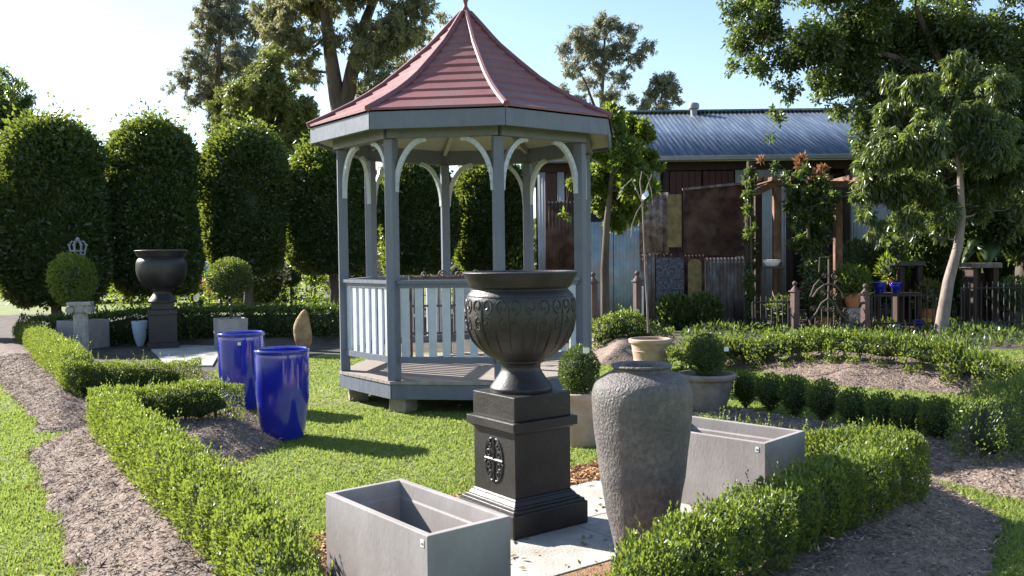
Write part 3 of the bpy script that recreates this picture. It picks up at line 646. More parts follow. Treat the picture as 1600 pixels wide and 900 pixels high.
words = ['first small box shrub of the row, beside the large bowl pot', 'second small box shrub of the row counted from the bowl pot', 'third small box shrub of the row counted from the bowl pot', 'fourth small box shrub of the row counted from the bowl pot', 'fourth small box shrub of the row counted from the shaded end hedge', 'third small box shrub of the row counted from the shaded end hedge', 'second small box shrub of the row counted from the shaded end hedge', 'tallest small box shrub of the row, next to the shaded end hedge']
for (px, _, pb), tp_, wd_ in zip(shr, tops, words):
    p = at(px, pb, .04); zt = atD(px, tp_, p[1])[2]; hh = zt-.04
    r_ = thing('box_shrub', wd_, 'shrub', (p[0], p[1], .03), 0, 'row of small box shrubs')
    ball_plant(r_, (p[0], p[1], .04+hh*.54), hh*.52, .03, .014, 4600, box_leaf, (.92, .92, 1.08), .42)
    m = MB()
    for j in range(5):
        a = j*1.3; m.tube([(p[0], p[1], .0), (p[0]+.08*math.cos(a), p[1]+.08*math.sin(a), .04+hh*.4)], [.01, .004], 5)
    m.build('branches', twig, r_, world=True)

# ------------------------------------------------------------------ topiary pots
def pot(root, prof, mat, sl):
    m = MB(); m.lathe(smooth_prof(prof), 48); m.build('pot', mat, root)
    m = MB(); m.lathe([(sl[0], sl[1]-.01), (sl[0], sl[1]), (.01, sl[1]+.01)], 32); m.build('soil', soil, root)
def tagm(root, p, rz=0, s=.05):
    m = MB(); m.box(p, (s, .002, s*.8), rz, ); m.build('plant_tag', sticker_m, root, world=True)
# near ball behind the jar
p = at(906, 694); D = p[1]; rt = atD(906, 612, D)[2]
r_ = thing('topiary_ball', 'egg shaped box topiary in a plain terracotta pot between urn and jar', 'topiary', (p[0], D, 0), 0, 'box topiary in pots')
pot(r_, [(.13, 0), (.14, .01), (.155, rt*.5), (.17, rt*.86), (.178, rt*.88), (.182, rt*.97), (.176, rt), (.16, rt), (.15, rt*.9), (.12, .06), (.01, .05)], terracotta, (.155, rt-.03))
ball_plant(r_, (p[0], D, rt+.16), .175, .022, .012, 9000, topi_leaf, (.93, .93, 1.12)); tagm(r_, (p[0]+.045, D-.155, rt+.345), .2)
# bowl with large ball
p = at(1104, 640); D = p[1]; rt = atD(1104, 583, D)[2]; 
r_ = thing('topiary_ball', 'dark round box topiary in a wide low stone bowl', 'topiary', (p[0], D, 0), 0, 'box topiary in pots')
pot(r_, [(.17, 0), (.18, .01), (.225, rt*.5), (.25, rt*.80), (.275, rt*.86), (.285, rt*.95), (.275, rt), (.25, rt), (.24, rt*.9), (.18, .06), (.01, .05)], M('stone_bowl', (.22, .17, .14), (.34, .28, .24), 8, rough=.85, bump=.2), (.245, rt-.03))
ball_plant(r_, (p[0], D, rt+.17), .185, .022, .012, 8000, topi_leaf, (1, 1, 1.08)); tagm(r_, (p[0]+.17, D-.1, rt+.24), .3)
# standard with bare weeping branches
p = at(1016, 575, 0.02); D = p[1]; rt = atD(1016, 529, D)[2]
r_ = thing('weeping_standard', 'bare stemmed weeping standard in a ringed terracotta pot with a white ribbon', 'potted tree', (p[0], D, 0))
pot(r_, [(.19, 0), (.20, .01), (.215, rt*.3), (.222, rt*.32), (.216, rt*.35), (.235, rt*.6), (.24, rt*.62), (.235, rt*.65), (.25, rt*.82), (.275, rt*.88), (.28, rt*.97), (.27, rt), (.245, rt), (.24, rt*.9), (.19, .06), (.01, .05)], terracotta, (.245, rt-.03))
pts = [atD(1013, 520, D), atD(1011, 470, D), atD(1008, 420, D), atD(1006, 370, D), atD(1004, 318, D)]
m = MB(); m.tube(pts, [.015, .013, .011, .010, .011], 8); m.build('stem', palebark, r_, world=True)
m = MB()
def off(px, py, dd): return atD(px, py, D+dd)
for q in ([(1004, 318, 0), (1000, 285, .05), (1003, 268, .1), (1012, 275, .1), (1018, 300, .05), (1020, 322, 0)], [(1004, 318, 0), (996, 300, -.1), (987, 280, -.15), (975, 292, -.2), (964, 312, -.25)], [(1004, 318, 0), (996, 330, -.05), (988, 350, -.1), (986, 372, -.12)], [(1004, 318, 0), (1012, 290, .15), (1019, 272, .2)]):
    m.tube([off(*t) for t in q], [.009, .008, .007, .006, .005, .004][:len(q)], 6)
m.build('weeping_branches', palebark, r_, world=True)
m = MB(); a, b = off(1005, 318, -.05), off(1013, 298, -.03)
m.add([off(1002, 314, -.04), off(1014, 305, -.06), off(1012, 297, -.02), off(1004, 303, -.05), off(1009, 310, -.10)], [(0, 4, 3), (4, 1, 2), (4, 2, 3), (0, 1, 4)]); m.build('ribbon', ribbon_m, r_, world=True)

# ------------------------------------------------------------------ back left group
# far urn on dark pedestal
p = at(256, 545); D = p[1]; zt = atD(256, 483, D)[2]
r_ = thing('urn_pedestal', 'dark square pedestal under the far urn near the back hedge', 'pedestal', (p[0], D, .0), .35)
wpx = D/1400
m = MB(); m.box((0, 0, .06), (.5, .5, .12)); m.build('plinth', bronze, r_, bevel=.006)
m = MB(); m.box((0, 0, (.12+zt-.09)/2), (.45, .45, zt-.21)); m.build('shaft', bronze, r_, bevel=.005)
m = MB(); m.box((0, 0, zt-.045), (.47, .47, .088)); m.build('cornice', bronze, r_, bevel=.006)
m = MB(); m.box((0, 0, zt+.055), (.36, .36, .11)); m.build('cap_block', bronze, r_, bevel=.005)
ztop = atD(258, 391, D)[2]; sU = (ztop-zt-.111)/.664
urn('garden_urn', 'far dark urn with a pale rim on the pedestal by the back hedge', (p[0], D, zt+.111), None, sU, False, vs_=1.0)
# pale small pot
p = at(221, 541); D = p[1]; zt = atD(221, 503, D)[2]; s = zt/.36
r_ = thing('tapered_pot', 'small pale blue tapered pot left of the far pedestal', 'pot', (p[0], D-.05, 0))
m = MB(); m.lathe(smooth_prof([(.03, 0), (.045, .01), (.075, .1), (.10, .22), (.112, .36), (.105, .36), (.09, .2), (.03, .04), (.01, .035)]), 36); m.build('body', bluewhite, r_)
for v in r_.children[0].data.vertices: v.co *= s
# square planter with topiary on stem
p = at(362, 548); D = p[1]; zt = atD(362, 497, D)[2]; wd_ = 60*D/1400*.74
r_ = thing('square_planter', 'tall square concrete planter holding the lollipop topiary behind the blue pots', 'planter', (p[0]-.01, D, .0), .5)
V = []; 
m = MB(); h_ = wd_/2
Vv = [(sx*h_*.95, sy*h_*.95, 0) for sx, sy in ((-1, -1), (1, -1), (1, 1), (-1, 1))] + [(sx*h_, sy*h_, zt) for sx, sy in ((-1, -1), (1, -1), (1, 1), (-1, 1))] + [(sx*h_*.86, sy*h_*.86, zt) for sx, sy in ((-1, -1), (1, -1), (1, 1), (-1, 1))] + [(sx*h_*.84, sy*h_*.84, zt-.1) for sx, sy in ((-1, -1), (1, -1), (1, 1), (-1, 1))]
F = [(3, 2, 1, 0), (12, 13, 14, 15)]
for b0 in (0, 4, 8):
    for i in range(4): F.append((b0+i, b0+(i+1) % 4, b0+4+(i+1) % 4, b0+4+i))
m.add(Vv, F); m.build('body', concrete, r_, bevel=.006)
m = MB(); m.box((0, 0, zt-.07), (h_*1.66, h_*1.66, .04)); m.build('soil', soil, r_)
t_ = thing('topiary_ball', 'lollipop topiary on a thin stem growing in the square concrete planter', 'topiary', (p[0], D, zt-.05))
c_ = atD(361, 434, D); m = MB(); m.tube([(p[0], D, zt-.06), (p[0]+.02, D, c_[2])], [.02, .016], 8); m.build('stem', bark, t_, world=True)
ball_plant(t_, c_, 33*D/1400, .045, .022, 2600, ficus_leaf, (1, 1, .9))
# left planter with topiary
n3, q3 = at(93, 497, .55), at(145, 500, .55)
p = at(112, 548); D = p[1]+.25; zt = .5
e = np.array([.985, -.17]); 
tz = atD(90, 502, D)[2]
trough('grey concrete trough planter behind the ionic column', (atD(88, 500, D)[0], D), np.array([.93, -.36]), np.array([.36, .93]), .62, .55, tz, None, grp='concrete troughs')
t_ = thing('topiary_ball', 'leafy sunlit ball topiary growing in the trough behind the ionic column', 'topiary', (atD(112, 500, D)[0], D+.2, tz-.2))
Dc = D+.2; c_ = atD(112, 437, Dc); m = MB(); m.tube([(c_[0], Dc, tz-.2), (c_[0], Dc, c_[2])], [.022, .018], 8); m.build('stem', bark, t_, world=True)
ball_plant(t_, c_, 37*Dc/1400, .06, .03, 1150, fresh_leaf, (.92, .92, 1.12), core=.35)
m = MB(); m.box((c_[0], Dc, tz-.1), (.40, .36, .1), -.37); m.build('soil', soil, t_, world=True)
# ionic column
p = at(130, 553); D = p[1]-.05; zt = atD(130, 472, D)[2]
r_ = thing('ionic_column', 'short fluted stone ionic column with scrolled capital beside the left hedge', 'column', (p[0], D, 0), .25)
V = []; F = []; seg = 48; rad = 11.5*D/1400; zs = zt*.78
m = MB()
for z in (0.0, zs):
    for k in range(seg):
        a = 2*PI*k/seg; rr_ = rad*(1-.09*(.5+.5*math.cos(12*a)))*(1.0 if z == 0 else .92); V.append((rr_*math.cos(a), rr_*math.sin(a), z))
m.add(V, [(k, (k+1) % seg, seg+(k+1) % seg, seg+k) for k in range(seg)], True); m.build('fluted_shaft', oldstone, r_)
m = MB(); m.box((0, 0, zt*.97), (rad*3.0, rad*2.6, zt*.06)); m.lathe([(rad*.95, zs), (rad*1.15, zs+.03), (rad*1.2, zt*.94)], 32)
for sx in (-1, 1):
    m.tube([(sx*rad*1.15, -rad*1.2, zt*.86), (sx*rad*1.15, rad*1.2, zt*.86)], rad*.52, 14)
    m.tube([np.array([sx*rad*1.15, -rad*1.22, zt*.86]) + np.array([math.cos(t), 0, math.sin(t)])*rad*.48*(1-.09*t) for t in np.linspace(0, 8, 22)], rad*.07, 5)
m.build('capital', oldstone, r_, bevel=.003)
# crown finial
D = 17.0; c_ = atD(122, 398, D); r_ = thing('crown_ornament', 'pale metal crown ornament on a thin post above the left topiary', 'ornament', (c_[0], D, 0)); k_ = D/1400
m = MB(); m.tube([(0, 0, 0), (0, 0, c_[2])], .012, 6); m.build('post', darkiron, r_)
m = MB(); zc = c_[2]
for z in (zc, zc+6*k_): m.tube([(10*k_*math.cos(a), 10*k_*math.sin(a), z) for a in np.linspace(0, 2*PI, 25)], 1.3*k_, 6)
for i in range(8):
    a = i*PI/4; m.tube([(10*k_*math.cos(a), 10*k_*math.sin(a), zc), (13*k_*math.cos(a), 13*k_*math.sin(a), zc+14*k_), (9*k_*math.cos(a), 9*k_*math.sin(a), zc+21*k_), (0, 0, zc+19*k_)], 1.1*k_, 6); m.ball((13*k_*math.cos(a), 13*k_*math.sin(a), zc+15*k_), 2.2*k_, 8)
m.ball((0, 0, zc+24*k_), 3.5*k_, 8); m.build('crown', gutter_m, r_)
# standing stone
p = at(474, 548); D = p[1]; k_ = D/1400; zt = atD(474, 482, D)[2]
r_ = None; me_v = []; m = MB(); m.ball((0, 0, zt*.48), zt*.52, 20, (.40, .30, 1)); m.s = [True]*len(m.f)
m.v = [(x*(1+.18*math.sin(7*z+x*9)) + .10*z*.2, y*(1+.2*math.sin(9*z+1)), z+.02*math.sin(20*x)) for x, y, z in m.v]
o = m.build('standing_stone', rock, None); o.location = (p[0], D, -.02); tag(o, 'upright golden brown standing stone behind the blue pots', 'stone')

# ------------------------------------------------------------------ trees
def crown_pts(clumps, D, n, flat=1.0, depth=1.0, shell=.45):
    """clumps: (px, py, rpx) seen at distance D, given real depth"""
    C3 = []; R3 = []
    for (px, py, r) in clumps:
        rr = r*D/1400; dd = D + rng.uniform(-1, 1)*rr*1.6*depth; C3.append(atD(px, py, dd)); R3.append(rr*dd/D)
    C3 = np.array(C3); R3 = np.array(R3); w_ = R3**2; idx = rng.choice(len(R3), n, p=w_/w_.sum())
    # sub-clumps: leaves gather on small tufts inside each clump
    d = nrm(rng.normal(size=(n, 3)))
    return C3, R3, idx, d
def tree(name, label, cat, clumps, D, n, L, W, mat, barkm, trunk, trad, group=None, droop=0.0, tuft=6, tsz=.45, limbs=True, spread=1.0, extra=None, depth=1.0):
    b = atD(trunk[0][0], trunk[0][1], D); r_ = thing(name, label, cat, (b[0], D, 0), 0, group)
    C3, R3, idx, d = crown_pts(clumps, D, n, depth=depth)
    # tufts
    T = []; TR = []; 
    for c, r in zip(C3, R3):
        k = max(3, int(tuft*(r/np.mean(R3))**1.5)); dd = nrm(rng.normal(size=(k, 3)))*rng.uniform(.25, 1.0, (k, 1))
        T.append(c+dd*r*spread*np.array([1, 1, .9])); TR.append(np.full(k, r*tsz)*rng.uniform(.6, 1.25, k))
    T = np.concatenate(T); TR = np.concatenate(TR); wgt = TR**2; ti = rng.choice(len(TR), n, p=wgt/wgt.sum())
    rr = TR[ti]*(rng.random(n)**.5); P = T[ti]+d*rr[:, None]*np.array([1, 1, 1.0+.5*droop])
    Dv = d*.5 + rng.normal(size=(n, 3))*.6 + np.array([0, 0, .25-droop*1.7]); s = rng.uniform(.65, 1.25, n)
    rn = np.clip(rng.random(len(TR))[ti]*.6 + rng.random(n)*.4, 0, 1)
    leaves('crown', P, Dv, L*s, W*s, mat, r_, rnd=rn)
    m = MB(); tp = [atD(q[0], q[1], D + (q[2] if len(q) > 2 else 0)) for q in trunk]; tp[0][2] = -.1
    nT = len(tp); fine = []
    for i in range(nT-1):
        for j in range(4): fine.append(tp[i]+(tp[i+1]-tp[i])*j/4)
    fine.append(tp[-1]); rad = [trad*(1-.72*i/(len(fine)-1)) for i in range(len(fine))]; rad[0] *= 1.25
    m.tube(fine, rad, 10); m.build('trunk', barkm, r_, world=True)
    if extra:
        for q in extra:
            m = MB(); pp = [atD(t[0], t[1], D+(t[2] if len(t) > 2 else 0)) for t in q[0]]; m.tube(pp, [q[1]*(1-.6*i/(len(pp)-1)) for i in range(len(pp))], 8); m.build('limb', barkm, r_, world=True)
    if limbs:
        m = MB(); lst = list(fine); 
        if extra:
            for q in extra:
                pp = [atD(t[0], t[1], D+(t[2] if len(t) > 2 else 0)) for t in q[0]]
                for i in range(len(pp)-1): lst += [pp[i]+(pp[i+1]-pp[i])*k/4 for k in range(1, 5)]
        nodes = lst; nr = [min(rad[i] if i < len(rad) else trad*.3, trad*.5)*.42 for i in range(len(lst))]
        done = []; order = sorted(range(len(R3)), key=lambda i: min(np.linalg.norm(C3[i]-q) for q in lst))
        for i in order:
            c, r = C3[i], R3[i]; dd = [np.linalg.norm(q-c)+(1.0*r if q[2] > c[2]+.3*r else 0) for q in nodes]; k = int(np.argmin(dd)); a = nodes[k]; r0 = max(nr[k]*.72, trad*.02)
            mid = a*.5+c*.5+np.array([0, 0, -.12*r])+rng.normal(0, .14, 3)*r
            m.tube([a, mid, c], [r0, r0*.8, r0*.6], 6); nodes = nodes+[mid, c]; nr = nr+[r0*.8, r0*.6]
            for _ in range(4):
                e = c+nrm(rng.normal(size=(1, 3)))[0]*r*.85; m.tube([mid*.25+c*.75, (mid*.25+c*.75)*.4+e*.6+rng.normal(0, .08, 3)*r, e], [r0*.45, r0*.3, r0*.12], 5)
        m.build('branches', barkm, r_, world=True)
    return r_
# row of clipped ficus; the first is out of view, added for its shade
fic = [(-105, 78, 195, 485, 17.8, 'unseen clipped column tree added beyond the left edge for its shade'), (86, 86, 192, 478, 19.0, 'widest clipped column tree at the far left of the back row'), (243, 72, 194, 462, 20.3, 'second clipped column tree from the left, behind the far urn'), (386, 66, 205, 430, 21.6, 'third clipped column tree from the left, behind the lollipop topiary'),
       (520, 68, 226, 428, 22.8, 'clipped column tree just left of the gazebo with a thick visible trunk'), (650, 60, 250, 428, 24.0, 'clipped column tree seen through the left bays of the gazebo'), (768, 58, 254, 428, 25.2, 'clipped column tree seen through the middle bays of the gazebo')]
for (cx, hw, tp_, bt, D, lab) in fic:
    c0 = atD(cx, bt, D); zt = atD(cx, tp_, D)[2]; zb = c0[2]; rw = hw*D/1400; x0 = c0[0]
    r_ = thing('clipped_ficus', lab, 'tree', (x0, D, 0), 0, 'row of clipped column trees')
    n = 36000; a = rng.uniform(0, 2*PI, n); hgt = rng.random(n)
    t = hgt; prof_r = np.interp(t, [0, .06, .2, .6, .78, .9, .97, 1.0], [.55, .78, .92, 1.0, .92, .68, .38, .08])
    capn = rng.random(n) < .18
    rad_ = np.where(capn, np.sqrt(rng.random(n)), 1-.22*rng.random(n)**2)
    lum = 1+.12*vnoise(np.stack([np.cos(a)*1.5, np.sin(a)*1.5, t*4], 1), 2.5, int(cx)+500)+.05*vnoise(np.stack([np.cos(a)*3, np.sin(a)*3, t*9], 1), 3, int(cx)+505)
    X = x0+np.cos(a)*rw*prof_r*rad_*lum; Y = D+np.sin(a)*rw*.9*prof_r*rad_*lum; Z = zb+(zt-zb)*t+.10*vnoise(np.stack([X, Y], 1), 4, 9)*t
    ca = capn & (t > .5); Z = np.where(ca, zb+(zt-zb)*np.interp(rad_, [0, .3, .6, .85, 1], [1.0, .985, .93, .85, .74])+rng.gamma(1.3, .085, n), Z); X = np.where(ca, x0+np.cos(a)*rw*rad_*.98, X); Y = np.where(ca, D+np.sin(a)*rw*.9*rad_*.98, Y)
    Dv = np.stack([np.cos(a)*.6, np.sin(a)*.6, .35+0*a], 1)+rng.normal(size=(n, 3))*.55; s = rng.uniform(.7, 1.3, n)
    leaves('crown', np.stack([X, Y, Z], 1), Dv, .108*s, .056*s, ficus_leaf, r_)
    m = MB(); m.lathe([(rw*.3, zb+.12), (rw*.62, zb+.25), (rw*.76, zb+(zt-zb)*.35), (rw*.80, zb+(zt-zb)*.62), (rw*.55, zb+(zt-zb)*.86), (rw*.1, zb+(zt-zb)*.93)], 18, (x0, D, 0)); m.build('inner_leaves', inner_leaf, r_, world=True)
    m = MB(); m.tube([(x0, D, -.05), (x0+.03, D, zb*.6), (x0, D, zb+.5)], [.14, .11, .10], 10); m.build('trunk', bark, r_, world=True)
# eucalypts
tree('gum_tree', 'tall forked gum tree with heavy dark trunk behind the gazebo roof', 'tree', [(450, 60, 42), (430, 20, 36), (495, 0, 42), (478, 110, 26), (590, 78, 40), (622, 40, 38), (600, 132, 36), (575, 150, 26), (645, 12, 34), (662, 62, 22), (632, 105, 22), (540, -30, 46), (690, 25, 14), (560, 50, 24), (480, -50, 50), (600, -55, 55), (520, 60, 22), (650, 90, 14)], 38, 90000, .21, .06, gum_leaf, gumbark, [(530, 470), (535, 260), (530, 175), (517, 90), (508, 20), (490, -60)], .50, 'gum trees beyond the garden', .75, 90, .13, spread=1.15, extra=[([(535, 190), (552, 100), (572, 30), (600, -40)], .36), ([(552, 100), (590, 40), (640, 0)], .2)])
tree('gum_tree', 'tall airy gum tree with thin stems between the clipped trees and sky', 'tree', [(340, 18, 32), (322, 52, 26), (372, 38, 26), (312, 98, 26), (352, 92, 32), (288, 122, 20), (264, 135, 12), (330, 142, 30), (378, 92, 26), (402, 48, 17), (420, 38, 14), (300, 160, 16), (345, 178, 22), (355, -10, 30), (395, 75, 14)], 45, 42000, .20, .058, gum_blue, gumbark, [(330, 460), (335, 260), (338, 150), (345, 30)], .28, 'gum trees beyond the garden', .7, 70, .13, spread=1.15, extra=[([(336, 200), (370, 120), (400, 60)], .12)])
tree('gum_tree', 'low olive green bushy gum tree in front of the taller ones', 'tree', [(400, 150, 40), (362, 165, 32), (430, 135, 32), (380, 195, 38), (440, 185, 38), (472, 172, 28), (345, 195, 22), (482, 205, 28), (430, 88, 22), (410, 110, 22), (455, 220, 30)], 32, 46000, .17, .055, olive_leaf, gumbark, [(410, 470), (412, 300), (420, 180)], .22, 'gum trees beyond the garden', .5, 60, .18, spread=1.1)
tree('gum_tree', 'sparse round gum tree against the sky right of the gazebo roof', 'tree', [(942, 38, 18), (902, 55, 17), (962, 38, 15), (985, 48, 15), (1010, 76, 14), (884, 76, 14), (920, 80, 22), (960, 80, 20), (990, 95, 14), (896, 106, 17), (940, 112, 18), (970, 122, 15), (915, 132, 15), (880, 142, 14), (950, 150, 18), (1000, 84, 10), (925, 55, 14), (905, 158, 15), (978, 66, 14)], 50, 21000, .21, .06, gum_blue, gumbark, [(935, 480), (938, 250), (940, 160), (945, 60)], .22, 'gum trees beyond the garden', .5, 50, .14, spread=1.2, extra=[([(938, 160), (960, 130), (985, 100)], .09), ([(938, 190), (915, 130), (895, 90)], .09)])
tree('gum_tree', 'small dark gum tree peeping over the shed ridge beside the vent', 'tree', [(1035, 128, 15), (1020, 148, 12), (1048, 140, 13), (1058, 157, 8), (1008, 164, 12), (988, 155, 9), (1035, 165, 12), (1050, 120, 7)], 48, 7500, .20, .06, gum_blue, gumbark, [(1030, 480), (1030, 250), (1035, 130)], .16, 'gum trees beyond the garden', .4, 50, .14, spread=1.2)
tree('gum_tree', 'dark rounded tree rising at the left edge behind the clipped trees', 'tree', [(10, 140, 26), (30, 158, 26), (0, 182, 36), (45, 188, 18), (-22, 150, 36), (20, 205, 38), (5, 118, 15)], 45, 24000, .22, .07, dark_leaf, bark, [(5, 470), (5, 300), (5, 150)], .3, 'gum trees beyond the garden', .3, 24, .32)
# leafy tree right of the gazebo
tree('leafy_tree', 'fresh green leafy tree with a slim trunk just right of the gazebo', 'tree', [(952, 190, 27), (985, 202, 24), (1008, 208, 18), (940, 230, 28), (975, 242, 32), (1008, 250, 20), (930, 280, 28), (965, 292, 32), (1000, 292, 28), (1030, 262, 10), (938, 322, 18), (985, 328, 22), (962, 345, 17), (958, 172, 14), (1022, 292, 12), (892, 285, 10), (884, 335, 8), (970, 352, 12)], 14.5, 30000, .095, .04, fresh_leaf, bark, [(946, 500), (945, 420), (948, 350), (955, 280), (965, 210)], .085, None, .35, 30, .24)
# big dark tree top right
tree('shade_tree', 'huge dark spreading tree filling the top right corner', 'tree', [(1160, 58, 28), (1150, 108, 18), (1182, 100, 24), (1200, 38, 36), (1155, 15, 28), (1240, 85, 34), (1232, 140, 20), (1214, 180, 15), (1203, 212, 9), (1282, 58, 42), (1290, 128, 30), (1342, 40, 50), (1332, 118, 42), (1312, 165, 20), (1400, 60, 52), (1400, 140, 52), (1460, 50, 52), (1470, 150, 52), (1540, 60, 52), (1540, 160, 52), (1590, 100, 52), (1610, 220, 55), (1522, 240, 45), (1200, -30, 52), (1300, -40, 55), (1400, -50, 55), (1500, -50, 55), (1610, -40, 55), (1590, 300, 38), (1350, 180, 28), (1375, 232, 40), (1430, 282, 42), (1485, 330, 38), (1550, 345, 42), (1440, 225, 45), (1500, 300, 48), (1405, 190, 40), (1610, 370, 40), (1650, 150, 60), (1700, 50, 70), (1680, 260, 50)], 19, 230000, .105, .05, dark_leaf, bark, [(1606, 515), (1604, 430), (1610, 330), (1616, 220), (1622, 90), (1620, -30)], .26, None, .4, 22, .44, extra=[([(1610, 330), (1540, 220), (1490, 140), (1460, 80), (1430, 10)], .14), ([(1490, 140), (1400, 90), (1300, 60), (1200, 60)], .08)])
# weeping tree
tree('weeping_tree', 'weeping silvery leaved tree with a pale leaning trunk behind the right hedge', 'tree', [(1382, 232, 32), (1362, 282, 28), (1352, 330, 18), (1400, 292, 32), (1440, 222, 38), (1460, 290, 36), (1500, 205, 38), (1502, 282, 36), (1550, 235, 36), (1552, 290, 32), (1420, 338, 19), (1368, 352, 12), (1450, 180, 24), (1412, 195, 28), (1482, 328, 18), (1592, 262, 28), (1480, 150, 18), (1530, 330, 16), (1355, 362, 9), (1378, 372, 8), (1405, 352, 10), (1440, 130, 24), (1500, 110, 26), (1560, 130, 26), (1400, 130, 20), (1385, 178, 22), (1470, 370, 9), (1430, 372, 8), (1345, 300, 14), (1345, 255, 14), (1440, 352, 9), (1420, 160, 16), (1530, 180, 24), (1570, 200, 26), (1600, 320, 22)], 16, 72000, .145, .036, silver_leaf, palebark, [(1468, 532), (1474, 490), (1482, 440), (1497, 385), (1503, 340), (1500, 270), (1490, 180)], .125, None, 1.0, 20, .30)

# ------------------------------------------------------------------ shed
DS = 23.0
xl, xr = atD(838, 300, DS)[0], atD(1640, 300, DS)[0]
ze = atD(1180, 247, DS)[2]; 
shed = thing('corrugated_shed', 'long shed with a corrugated metal roof and dark red doors', 'shed', ((xl+xr)/2, DS, 0))
def corr(name, x0, x1, z0, z1, y, mat, parent, pitch=.076, amp=.009, slope=None):
    n = int((x1-x0)/pitch*6)+1; xs = np.linspace(x0, x1, n); dy = amp*np.sin(2*PI*xs/pitch); m = MB(); V = []
    if slope is None:
        for x, d in zip(xs, dy): V += [(x, y+d, z0), (x, y+d, z1)]
    else:
        y2, zt_ = slope
        for x, d in zip(xs, dy): V += [(x, y, z0+d), (x, y2, zt_+d)]
    m.add(V, [(2*i, 2*i+2, 2*i+3, 2*i+1) for i in range(n-1)], True); o = m.build(name, mat, parent, world=True, auto=False)
    md = o.modifiers.new('thick', 'SOLIDIFY'); md.thickness = .003; return o
DR = 27.5; zr = atD(1180, 174, DR)[2]
corr('roof', xl-.3, xr+.5, ze+.02, 0, DS-.45, galv, shed, .13, .011, (DR, zr))
m = MB(); m.box(((xl+xr)/2, DR, zr+.03), (xr-xl+.9, .3, .05)); m.build('ridge_cap', galv, shed, world=True)
m = MB(); m.add([(xl-.3, DR+.15, zr), (xr+.5, DR+.15, zr), (xr+.5, DR+4.5, ze), (xl-.3, DR+4.5, ze)], [(0, 1, 2, 3)]); m.build('back_roof', galv, shed, world=True)
m = MB(); m.box(((xl+xr)/2, DS-.5, ze-.035), (xr-xl+.8, .12, .11)); m.build('gutter', gutter_m, shed, world=True, bevel=.01)
def xp(px, D=DS): return atD(px, 300, D)[0]
def zp(py, px=1150, D=DS): return atD(px, py, D)[2]
m = MB(); m.box(((xl+xr)/2, DS+.6, ze/2), (xr-xl, .06, ze-.02)); m.build('interior_shade_panel', interior, shed, world=True)  # dark panel standing in for the shade inside the shed
m = MB(); m.box(((xl+xr)/2, DS+.05, ze-.18), (xr-xl, .10, .22)); m.build('eave_beam', darkwood, shed, world=True)
zt_ = ze-.30
for (a, b, mt, nm) in ((840, 852, whiteiron, 'wall_sheet'), (853, 870, redwood, 'door'), (871, 882, whiteiron, 'wall_sheet'), (1012, 1032, whiteiron, 'wall_sheet'), (1046, 1096, redwood, 'door'), (1098, 1147, redwood, 'door'), (1149, 1171, whiteiron, 'wall_sheet'), (1178, 1228, whiteiron, 'wall_sheet'), (1327, 1395, whiteiron, 'wall_sheet')):
    if nm == 'door':
        m = MB(); x0, x1 = xp(a), xp(b)
        for i in range(5): m.box((x0+(x1-x0)*(i+.5)/5, DS, zt_/2), ((x1-x0)/5-.012, .05, zt_-.04))
        m.build('door', mt, shed, world=True)
    else: corr('wall_sheet', xp(a), xp(b), .02, zt_, DS, mt, shed)
for px in (1040, 1174, 1233, 1290, 1322, 890):
    m = MB(); m.box((xp(px), DS-.02, zt_/2), (.14, .14, zt_-.01)); m.build('wall_post', darkwood, shed, world=True)
for py in (262, 272, 282): 
    m = MB(); m.box(((xp(1292)+xp(1320))/2, DS+.1, zp(py, 1300)), (xp(1320)-xp(1292)-.16, .05, .06)); m.build('rail', redwood, shed, world=True)
vt = atD(1084, 173, DR-.3); m = MB(); m.lathe([(.10, -.15), (.10, .05), (.16, .06), (.17, .16), (.14, .22), (.05, .25), (.01, .255)], 20, tuple(vt)); m.build('roof_vent', gutter_m, shed, world=True)

# ------------------------------------------------------------------ patchwork screen fence
DF = 19.0
def fx(px): return atD(px, 400, DF)[0]
def fz(py, px=1090): return atD(px, py, DF)[2]
fen = thing('scrap_iron_fence', 'patchwork screen fence of rusted and painted corrugated sheets', 'fence', (fx(1040), DF, 0))
corr('iron_sheet', fx(852), fx(908), fz(420), fz(312), DF+.05, rust, fen); corr('iron_sheet', fx(848), fx(912), .02, fz(421), DF+.05, greyiron, fen)
corr('iron_sheet', fx(916), fx(958), .02, fz(345), DF, blueiron, fen); corr('iron_sheet', fx(959), fx(999), .02, fz(350), DF, blueiron, fen)
corr('iron_sheet', fx(998), fx(1046), fz(395), fz(300), DF+.02, rustred, fen, .14, .02); corr('iron_sheet', fx(1000), fx(1022), .02, fz(396), DF+.02, greyiron, fen)
corr('iron_sheet', fx(1023), fx(1070), .02, fz(396), DF+.02, rust, fen)
m = MB(); m.add([(fx(1068), DF-.02, fz(396)), (fx(1165), DF-.02, fz(402)), (fx(1163), DF-.02, fz(289)), (fx(1069), DF-.02, fz(296))], [(0, 1, 2, 3)]); o = m.build('rust_sheet', rust, fen, world=True); md = o.modifiers.new('t', 'SOLIDIFY'); md.thickness = .01
m = MB(); m.beam((fx(1066), DF-.06, fz(296)), (fx(1166), DF-.06, fz(287)), .06, .05); m.build('top_rail', greyiron, fen, world=True)
corr('iron_sheet', fx(1102), fx(1166), .02, fz(403), DF+.02, greyiron, fen); corr('iron_sheet', fx(1071), fx(1101), .02, fz(398), DF+.03, rust, fen)
for px, tp_ in ((914, 320), (1047, 300), (1167, 280)):
    m = MB(); m.box((fx(px), DF+.12, fz(tp_)/2), (.11, .11, fz(tp_))); m.build('fence_post', darkwood, fen, world=True)
